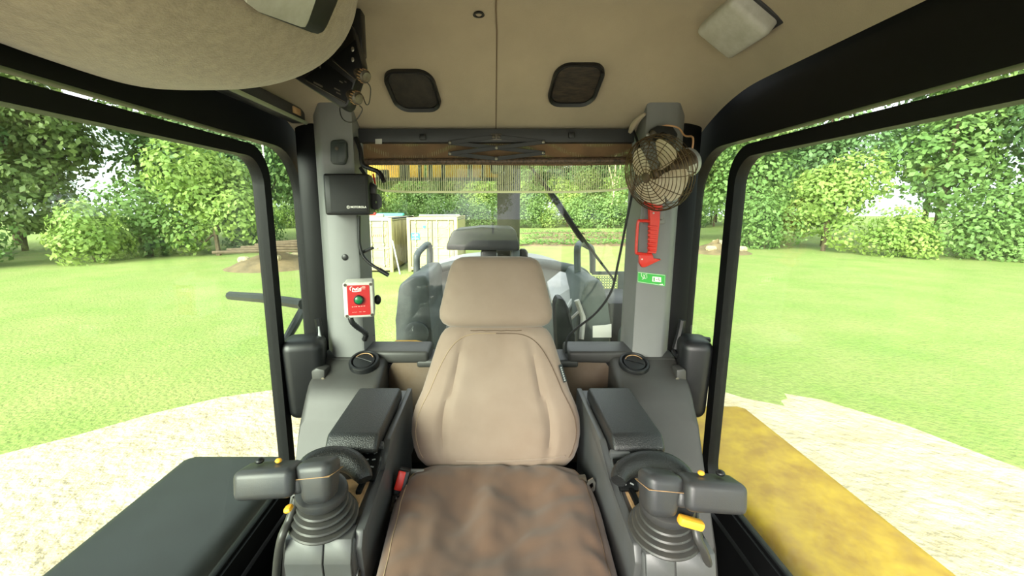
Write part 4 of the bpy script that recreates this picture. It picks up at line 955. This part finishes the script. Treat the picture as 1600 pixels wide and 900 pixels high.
b.grid(lab, 8, 2); b.obj('motor_label', MT['white'], t)
M().tube(spl([fc - ax * .14 + V((.0, -.02, .035)), fc - ax * .12 + V((.02, 0, .075)), P(1070, 212, Y=1.36), P(1060, 200, Y=1.40), P(1042, 196, Y=1.42), P(1028, 200, Y=1.43)], 6), .0026, 6).obj('power_lead', mat('copper_lead', (206, 160, 120), .5), t)
M().pix([(1012, 205), (1022, 198), (1046, 200), (1054, 212), (1050, 228), (1036, 226), (1020, 222), (1012, 218)], 1.445, .03, bev=.006).obj('bracket', MT['darkm'], t)
M().tube([P(1035, 214, Y=1.42), P(1030, 222, Y=1.36), fc - ax * .05 + V((0, 0, .03))], [.016, .013, .012], 10).obj('swivel_arm', MT['darkm'], t)
M().tube([P(1010, 222, Y=1.40), P(1022, 206, Y=1.40)], .010, 10).obj('clamp_screw', MT['zinc'], t)
M().lathe([(.006, 0), (.006, .004), (0, .005)], P(1011.5, 211, Y=1.39), (0, -1, 0), 12).obj('bolt', MT['steel'], t)
M().lathe([(.006, 0), (.006, .004), (0, .005)], P(1044, 212, Y=1.415), (0, -1, 0), 12).obj('bolt', MT['zinc'], t)
# black lead hanging from the fan corner to the ledge
b = M(); pts = spl([P(u, v, Y=Y) for u, v, Y in ((988, 200, 1.52), (1000, 240, 1.48), (990, 292, 1.48), (978, 350, 1.48), (966, 410, 1.48), (955, 455, 1.48), (932, 488, 1.48), (900, 514, 1.48), (886, 530, 1.48), (884, 552, 1.475))], 7)
b.tube(pts, .0042, 8); o = b.obj('hanging_lead', MT['black']); tag(o, 'black twin lead hanging from the fan corner across the rear window', 'cable')
# ---- door armrest pods
for k, (u0, u1, lb) in enumerate(((443, 497, 'long black door armrest pod hanging beside the speaker pillar'), (1062, 1122, 'long black door armrest pod hanging beside the fan pillar'))):
    s = -1 if k == 0 else 1; Y = 1.36
    a, c_ = P(u0, 656, Y=Y), P(u1, 533, Y=Y); cc = (a + c_) / 2
    t = thing('armrest_pod', lb, 'armrest', V((cc.x, Y, a.z)))
    M().box(V((cc.x, Y + .05, cc.z)), (c_.x - a.x, .13, c_.z - a.z), R=Matrix.Rotation(-s * .25, 3, 'Z'), bev=.034, seg=5, taper=(.86, .9)).obj('pod_body', MT['black'], t)
    M().tube([P(u0 + 14 if k == 0 else u1 - 14, 532, Y=Y + .05), P((u0 + u1) / 2, 531, Y=Y + .05)], .012, 8).obj('top_rib', MT['black'], t)
    pts = [(485, 537), (493, 548), (500, 554), (508, 553)] if k == 0 else [(1076, 537), (1067, 551), (1058, 556), (1052, 548)]
    M().tube(spl([P(u, v, Y=Y + .02 + .025 * i) for i, (u, v) in enumerate(pts)], 4), .009, 8).obj('link', MT['black'], t)
    pts = [(496, 498), (500, 520), (502, 545)] if k == 0 else [(1066, 500), (1062, 520), (1055, 545)]
    M().tube(spl([P(u, v, Y=1.46) for u, v in pts], 4), .012, 8).obj('stay', MT['black'], t)
    q = [(495, 572), (503, 567), (516, 570), (516, 600), (507, 603), (498, 598)] if k == 0 else [(1048, 570), (1060, 568), (1063, 572), (1063, 600), (1052, 602), (1047, 598)]
    M().pix(q, 1.40, .05, bev=.006).obj('hinge_block', MT['grey'], t)
    M().lathe([(.006, 0), (.006, .003), (0, .004)], P(505 if k == 0 else 1058, 592, Y=1.35), (0, -1, 0), 12).obj('hinge_screw', MT['zinc'], t)
    u, v = (480, 636) if k == 0 else (1061, 622)
    p = P(u, v, Y=Y - .024 if k == 0 else Y - .02)
    b = M(); b.tube([p + V((.007 * math.cos(i * PI / 6), 0, .009 * math.sin(i * PI / 6))) for i in range(12)], .0012, 5, closed=True); b.tube([p + V((-.003, 0, -.003)), p + V((.003, 0, .004))], .001, 5); b.obj('moulded_mark', MT['alu'], t)
o = M().tube(spl([P(498, 510, Y=1.44), P(500, 530, Y=1.43), P(501, 544, Y=1.42)], 4), [.003, .003, .004, .006, .008, .009, .008, .007, .006], 8).obj('release_cable', MT['alu']); tag(o, 'short silver cable end hanging above the armrest pod', 'cable')
# ================================================================== SEAT
def pillow(b, C, W, N, Tf, Tb, det=None, nu=56, nv=60, pu=5, pv=6):
    def pr(q, p): return max(0, 1 - abs(q) ** p) ** .5
    us = [math.sin(PI / 2 * (-1 + 2 * i / nu)) for i in range(nu + 1)]
    loop = [(q, 1) for q in us] + [(q, -1) for q in us[-2:0:-1]]
    ss = [.5 - .5 * math.cos(PI * j / nv) for j in range(nv + 1)]
    k = len(loop); vs_ = []
    for sv in ss:
        c, wd = C(sv), W(sv); e = pr(2 * sv - 1, pv)
        for q, fr in loop:
            f = pr(q, pu) * e; off = f * (Tf if fr > 0 else -Tb)
            if fr > 0 and det: off += det(q, sv) * f
            vs_.append(c + V((q * wd, 0, 0)) + N * off)
    fs_ = [(j * k + i, j * k + (i + 1) % k, (j + 1) * k + (i + 1) % k, (j + 1) * k + i) for j in range(nv) for i in range(k)]
    b.add(vs_, fs_); return b
seat = thing('operator_seat', 'brown canvas covered operator seat with headrest', 'seat', (.01, .85, ZF))
# backrest
bw = [(513, 52), (516, 72), (521, 82), (530, 89), (545, 95), (580, 106), (620, 119), (645, 130), (665, 135.5), (690, 136.5), (712, 133), (730, 126), (742, 114), (752, 92)]
def bC(s_):
    v = 752 - 239 * s_; Y = 1.03 + .15 * s_ + .045; p = P(775, v, Y=Y - .045); return V((p.x, Y, p.z))
def bW(s_):
    v = 752 - 239 * s_; p = P(775, v, Y=1.03 + .15 * s_); return lin(bw, v) / FPX * p.y / ray(775, v).y
bN = V((0, -.92, .39)).normalized()
def bdet(q, s_):
    cr = -.013 * math.exp(-((abs(q) - (.66 - .12 * s_)) / .05) ** 2) * math.exp(-((s_ - .45) / .4) ** 4)
    lo = .012 * math.exp(-((s_ - .18) / .16) ** 2) * (1 - abs(q) ** 2)
    wr = .0016 * math.sin(38 * s_ + 5 * q) * math.exp(-((abs(q) - .55) / .25) ** 2) + .004 * noise.noise(V((q * 3, s_ * 5, 1)))
    return cr + lo + wr - .010 * math.exp(-(q / .5) ** 2) * s_
m = M(); pillow(m, bC, bW, bN, .045, .06, bdet); m.obj('backrest', MT['seat'], seat)
def on_back(q, s_, lift=.001):
    f = max(0, 1 - abs(q) ** 5) ** .5 * max(0, 1 - abs(2 * s_ - 1) ** 6) ** .5
    return bC(s_) + V((q * bW(s_), 0, 0)) + bN * (.045 * f + bdet(q, s_) * f + lift)
def seam_pt(k):
    """edge seam as a rounded arch over the backrest, k from 0 (one lower corner) to 1 (the other)"""
    a_ = PI * (1.06 - 1.12 * k); c_, s_ = math.cos(a_), math.sin(a_)
    q = math.copysign(abs(c_) ** .42, c_); sv = .14 + .79 * max(0, s_) ** .55 - .05 * max(0, -s_) * 4
    return on_back(q * (.89 + .05 * math.exp(-((sv - .25) / .2) ** 2)), sv)
m = M(); m.tube([seam_pt(.5 * i / 60) for i in range(61)], .0011, 5); m.obj('edge_stitching', MT['thread'], seat)
m = M(); m.tube([seam_pt(.5 + .5 * i / 60) for i in range(61)], .0011, 5); m.obj('edge_stitching', MT['pipe'], seat)
m = M(); m.tube([on_back(q, .085 + .03 * q * q + .012 * q) for q in [-.5 + 1.35 * i / 24 for i in range(25)]], .0022, 5); m.obj('bottom_hem', MT['seat'], seat)
# black tag with light print on the side seam
p = [on_back(.93, s_, .004) for s_ in (.715, .66, .60)]
m = M(); wv = V((.011, .012, 0)); m.add([p[0], p[1], p[2], p[2] + wv, p[1] + wv, p[0] + wv] + [q + V((.001, .003, 0)) for q in (p[0], p[1], p[2], p[2] + wv, p[1] + wv, p[0] + wv)], [(0, 1, 4, 5), (1, 2, 3, 4), (6, 11, 10, 7), (7, 10, 9, 8), (0, 5, 11, 6), (2, 8, 9, 3)]); tg = m.obj('fabric_tag', MT['black'], seat, smooth=False)
m = M()
for i in range(7):
    q = p[0].lerp(p[2], .14 + .12 * i) + wv * .55 + V((0, -.003, 0)); m.box(q, (.004, .0006, .0042), R=Matrix.Rotation(.3 * (-1) ** i, 3, 'Y'))
m.obj('tag_print', MT['alu'], tg, smooth=False)
# headrest
hw = [(403, 40), (405, 58), (410, 67), (418, 72), (430, 76), (450, 81), (475, 87), (490, 90.5), (502, 90), (510, 85), (515, 76), (518, 55)]
def hC(s_):
    v = 518 - 115 * s_; Y = 1.175 + .06 * s_; p = P(775, v, Y=Y); return V((p.x, Y + .035, p.z))
def hW(s_):
    v = 518 - 115 * s_; p = P(775, v, Y=1.175 + .06 * s_); return lin(hw, v) / FPX * p.y / ray(775, v).y
hN = V((0, -.95, .31)).normalized()
def hdet(q, s_): return .003 * noise.noise(V((q * 2.2, s_ * 3, 4))) + .0025 * math.sin(30 * s_ + 9 * q) * math.exp(-((abs(q) - .93) / .1) ** 2)
m = M(); pillow(m, hC, hW, hN, .04, .05, hdet, pu=6, pv=7); hr = m.obj('headrest', MT['seat'], seat)
m = M(); m.tube([P(735 + 80 * i / 10, 516.5 + .4 * math.sin(i * 2.4), Y=1.155) for i in range(11)], .0012, 5); m.obj('seam_thread', MT['pipe'], hr)
for dx in (-.07, .07): M().tube([(.01 + dx, 1.25, -.45), (.01 + dx, 1.245, -.27)], .008, 8).obj('headrest_post', MT['steel'], seat)
# cushion
cw = [(.50, .12), (.515, .19), (.55, .222), (.62, .232), (.70, .236), (.80, .241), (.90, .248), (.96, .247), (1.00, .244), (1.04, .225), (1.07, .17)]
def cC(s_): Y = .50 + .57 * s_; return V((.008, Y, -.735 + .012 * math.sin(PI * s_) + .012 * s_))
def cW(s_): return smooth_lin(cw, .50 + .57 * s_, .02)
def cdet(q, s_):
    Y = .50 + .57 * s_
    d = -.030 * math.exp(-(q / .62) ** 4) * math.exp(-((Y - .84) / .17) ** 4)
    d += .016 * math.exp(-((q + .05) / .13) ** 2) * math.exp(-((Y - .90) / .09) ** 2)
    d -= .016 * math.exp(-((q - .33) / .15) ** 2) * math.exp(-((Y - .90) / .06) ** 2)
    d -= .014 * math.exp(-((q + .30) / .16) ** 2) * math.exp(-((Y - .87) / .07) ** 2)
    d += .0034 * math.sin(75 * Y + 6 * abs(q) + 3 * noise.noise(V((q * 4, Y * 9, 8)))) * math.exp(-((abs(q) - .80) / .17) ** 2)
    d += .006 * noise.noise(V((q * 3.5, Y * 11, 2))) + .005 * noise.noise(V((q * 8, Y * 26, 5)))
    d -= .005 * math.exp(-((q - .12 - (Y - .78) * 4) / .06) ** 2) * math.exp(-((Y - .80) / .035) ** 2)
    return d
m = M(); pillow(m, cC, cW, V((0, 0, 1)), .062, .09, cdet, nu=72, nv=84, pu=6, pv=8); m.obj('cushion', MT['seatdk'], seat)
def on_cush(q, s_, lift=.001):
    f = max(0, 1 - abs(q) ** 6) ** .5 * max(0, 1 - abs(2 * s_ - 1) ** 8) ** .5
    return cC(s_) + V((q * cW(s_), 0, 0)) + V((0, 0, 1)) * (.062 * f + cdet(q, s_) * f + lift)
for q in (-1, 1):
    m = M(); m.tube([on_cush(q * .90, s_) for s_ in [.08 + .86 * i / 50 for i in range(51)]], .0012, 5); m.obj('edge_piping', MT['thread'] if q < 0 else MT['pipe'], seat)
M().box((.01, .80, -.88), (.40, .42, .14), bev=.02).obj('seat_pan', MT['darkm'], seat)
M().box((.01, .82, -1.08), (.34, .36, .28), bev=.02).obj('suspension', MT['darkm'], seat)
M().box((.01, 1.16, -.62), (.36, .05, .42), R=Matrix.Rotation(-.38, 3, 'X'), bev=.02).obj('back_shell', MT['darkm'], seat)
# seat belt pieces
t = thing('belt_buckle', 'seat belt buckle with red release button beside the cushion', 'buckle', P(628, 770, Y=.93))
R = Matrix.Rotation(.25, 3, 'Y') @ Matrix.Rotation(-.4, 3, 'X'); p = P(628, 752, Y=.97)
M().box(p, (.030, .035, .062), R=R, bev=.005, seg=3).obj('buckle_case', MT['black'], t)
M().box(p + R @ V((-.004, -.016, .004)), (.019, .008, .046), R=R, bev=.003).obj('release_button', MT['redb'], t)
M().tube([p + R @ V((0, 0, -.03)), P(621, 775, Y=.95), P(616, 800, Y=.93)], [.010, .011, .012], 8).obj('stalk', MT['zinc'], t)
M().box(P(650, 742, Y=1.02), (.045, .012, .03), bev=.003).obj('anchor_plate', MT['alu'], t)
for u, v in ((622, 774), (619, 783)): M().lathe([(.004, 0), (.004, .003), (0, .004)], P(u, v, Y=.93), (0, -1, 0), 12).obj('rivet', MT['black'], t)
t = thing('belt_tongue', 'metal seat belt tongue sticking out beside the backrest', 'buckle', P(918, 772, Y=.96))
b = M(); b.pixhole([(913, 762), (919, 750), (926, 746), (930, 753), (929, 764), (920, 775)], [(920, 756), (926, 752), (927, 760), (922, 764)], .965, .004); b.obj('tongue_plate', MT['steel'], t)
M().pixhole([(903, 742), (914, 741), (917, 752), (915, 775), (907, 766)], [(906, 744.5), (910.5, 744.5), (911.5, 752), (907.5, 752)], .985, .012).obj('anchor', MT['zinc'], t)
o = M(); o.pix([(922, 628), (930, 630), (929, 652), (912, 662), (910, 680), (904, 680), (906, 655), (920, 645)], 1.30, .02, bev=.003); o = o.obj('yellow_bracket', MT['yellow']); tag(o, 'yellow steel bracket behind the backrest beside the armrest console', 'bracket')

# ================================================================== CONSOLES AND JOYSTICKS
def yz(b, x0, x1, poly, bev=0, seg=3, tx=None):
    bm_ = bmesh.new(); lo = [bm_.verts.new((x0, *q)) for q in poly]; hi = [bm_.verts.new((x1, *q)) for q in poly]; k = len(poly)
    bm_.faces.new(lo); bm_.faces.new(hi[::-1])
    for i in range(k): bm_.faces.new([lo[(i + 1) % k], lo[i], hi[i], hi[(i + 1) % k]])
    if bev: bmesh.ops.bevel(bm_, geom=list(bm_.edges), offset=bev, segments=seg, profile=.5, affect='EDGES', clamp_overlap=True)
    b.bm(bm_); return b
def console(s, xi, xo, yf, jb, label, jlabel, plabel, wlabel):
    """s: -1 speaker side, 1 fan side; xi inner x, xo outer x, yf front edge, jb joystick base"""
    xa, xb = min(xi, xo), max(xi, xo); xm = (xi + xo) / 2
    t = thing('control_console', label, 'console', (xm, .95, ZF))
    poly = [(yf + .04, ZF), (yf, -.655), (yf + .012, -.618), (yf + .17, -.606), (yf + .215, -.575), (1.27, -.562), (1.27, ZF)]
    yz(M(), xa, xb, poly, .010, 3).obj('body', MT['cons'], t)
    # raised outer rail and inner chamfered edge strip
    yz(M(), xi - .004 if s < 0 else xi - .012, xi + .012 if s < 0 else xi + .004, [(yf + .03, -.75), (yf + .015, -.64), (yf + .03, -.611), (yf + .20, -.598), (.96, -.552), (1.25, -.548), (1.25, -.75)], .004, 2).obj('inner_rail', MT['cons'], t)
    M().box((xm, yf + .05, -.612), (abs(xo - xi) - .02, .012, .012), bev=.003).obj('well_rim', MT['cons'], t)
    M().box((xm, yf + .115, -.606), (abs(xo - xi) - .03, .13, .008)).obj('dusty_plate', MT['dirt'], t)
    fp = [(yf + .035, ZF + .01), (yf - .005, -.656), (yf + .008, -.613), (yf + .043, -.610), (yf + .043, -.616), (yf + .014, -.620), (yf + .002, -.656), (yf + .042, ZF + .01)]
    xj = xm - .01 * s
    for q0, q1 in ((xa + .004, xj - .0014), (xj + .0014, xb - .004)): yz(M(), q0, q1, fp, .0012, 1).obj('front_panel', MT['cons'], t)
    # symbol plate and switch on the inner edge
    M().box((xi - s * -.022 if s > 0 else xi - .022, yf + .195, -.582), (.040, .075, .008), R=Matrix.Rotation(.45, 3, 'X'), bev=.002).obj('symbol_plate', MT['frame'], t)
    b = M(); cx = (xi + .022) if s > 0 else (xi - .022)
    for i in range(4):
        for j in range(2): b.box((cx - .008 + .016 * j, yf + .172 + .016 * i, -.5885 + .0077 * i), (.008, .003, .0016), R=Matrix.Rotation(.45, 3, 'X') @ Matrix.Rotation(.4 * (i - 1.5), 3, 'Z'))
    b.obj('symbol_print', MT['alu'], t, smooth=False)
    M().box((cx, yf + .242, -.560), (.046, .012, .02), R=Matrix.Rotation(.45, 3, 'X'), bev=.003).obj('plate_hood', MT['cons'], t)
    M().box((cx + .004 * s, yf + .145, -.598), (.012, .05, .012), bev=.003).obj('rocker_switch', MT['frame'], t)
    for yy, zz in ((yf + .02, -.70), (yf + .10, -.80), (yf + .17, -.66)):
        M().lathe([(.014, 0), (.014, .003), (.010, .003), (.008, .001), (0, .001)], (xi, yy, zz), (-s, 0, 0), 20).obj('bolt_cap', MT['cons'], t)
        M().lathe([(.006, .001), (.006, .004), (0, .005)], (xi, yy, zz), (-s, 0, 0), 10).obj('bolt', MT['zinc'], t)
    # armrest pad
    pt = thing('armrest_pad', plabel, 'armrest', (xm, 1.04, -.56))
    b = M(); yz(b, xa + .006, xb - .006, [(.905, -.562), (.90, -.545), (.925, -.520), (1.17, -.512), (1.19, -.53), (1.19, -.56)], .018, 4); b.obj('padded_top', MT['pad'], pt)
    M().box((xm, 1.06, -.557), (abs(xo - xi) - .03, .26, .010), bev=.003).obj('pad_base', MT['black'], pt)
    # wrist rest
    wt = thing('wrist_rest', wlabel, 'wrist rest', (xm, yf + .19, -.6))
    pts = [(470, 736, .80), (483, 716, .835), (505, 707, .855), (530, 706, .865), (552, 714, .86), (566, 730, .845), (570, 740, .835)] if s < 0 else [(966, 742, .83), (972, 728, .85), (990, 717, .865), (1015, 713, .87), (1042, 716, .865), (1062, 726, .85), (1076, 738, .83)]
    b = M(); b.tube(spl([P(u, v + 10, Y=Y) for u, v, Y in pts], 5), [.012 + .014 * math.sin(PI * min(1, max(0, (i + 3) / 36))) for i in range(31)], 16); b.obj('padded_bar', MT['pad'], wt)
    a = P(pts[3][0], pts[3][1] + 14, Y=pts[3][2]); M().box(a + V((0, .015, -.025)), (.05, .03, .05), bev=.008).obj('mount', MT['black'], wt)
    # joystick
    j = thing('joystick', jlabel, 'joystick', jb)
    jb = V(jb); axis = V((-.06 * s, -.16, 1)).normalized()
    prof = []; n = 5
    for i in range(n):
        r = .066 - .006 * i; h = .006 + .0115 * i
        prof += [(r - .008, h), (r - .001, h + .002), (r, h + .005), (r - .002, h + .008), (r - .009, h + .010)]
    M().lathe(prof + [(.036, .066)], jb, axis, 36).obj('bellows', MT['rubber'], j)
    cb = jb + axis * .056
    M().lathe([(.036, 0), (.046, .004), (.049, .012), (.047, .020), (.040, .024), (.020, .022)], cb, axis, 32).obj('collar', MT['grip'], j)
    M().tube([cb + axis * .01, cb + axis * .07], [.019, .016], 14).obj('shaft', MT['grip'], j)
    gc = P(499, 750, z=-.485) if s < 0 else P(1030, 770, z=-.495)
    R = Matrix.Rotation(-.28, 3, 'X') @ Matrix.Rotation(.10 * s, 3, 'Z') @ Matrix.Rotation(.12 * s, 3, 'Y')
    b = M(); b.box(gc, (.072, .060, .074), R=R, bev=.016, seg=4, taper=(.72, .8)); gh = b.obj('grip_head', MT['grip'], j)
    b = M(); b.box(gc + R @ V((0, 0, .012)), (.0672, .0572, .0012), R=R, bev=.0004, seg=1); b.obj('part_line', MT['dirt'], gh)
    bc = gc + V((s * .085, -.008, .006))
    b = M(); b.box(bc, (.105, .062, .052), R=Matrix.Rotation(-.25, 3, 'X') @ Matrix.Rotation(.06 * s, 3, 'Y'), bev=.013, seg=4); bar = b.obj('hand_bar', MT['grip'], j)
    M().box(gc + V((s * .036, -.006, -.002)), (.03, .040, .030), R=R, bev=.008, seg=3).obj('neck', MT['grip'], j)
    M().box(gc + V((s * .047, -.026, -.038)), (.045 if s > 0 else .014, .018, .016 if s > 0 else .010), R=Matrix.Rotation(.3 * s, 3, 'Y'), bev=.005).obj('trigger', MT['ylever'], j)
    M().ell(bc + V((-.012 * s, .012, .030)), (.006, .006, .004), nu=12, nv=8).obj('thumb_button', MT['ylever'], bar)
    M().ell(bc + V((.022 * s, .012, .030)), (.008, .008, .005), nu=12, nv=8).obj('thumb_button', MT['black'], bar)
    pts = [cb + V((s * .044, -.012, .008)), P(452, 812, z=-.58), P(440, 840, z=-.60), P(433, 880, z=-.66), P(430, 930, z=-.74)] if s < 0 else [cb + V((s * .046, -.014, .006)), P(1088, 836, z=-.57), P(1100, 862, z=-.60), P(1110, 895, z=-.66), P(1114, 940, z=-.74)]
    M().tube(spl(pts, 6), .0075, 10).obj('cable', MT['rubber'], j)
console(-1, -.262, -.395, .70, (-.334, .752, -.606), 'grey armrest console on the red buckle side of the seat', 'grey joystick with ribbed bellows on the buckle-side console', 'textured black armrest pad on the buckle-side console', 'curved black wrist rest behind the joystick without a large yellow trigger')
console(1, .272, .405, .665, (.325, .716, -.606), 'grey armrest console beside the metal belt tongue', 'grey joystick with a large yellow trigger and ribbed bellows', 'textured black armrest pad on the belt-tongue-side console', 'curved black wrist rest behind the joystick with the large yellow trigger')
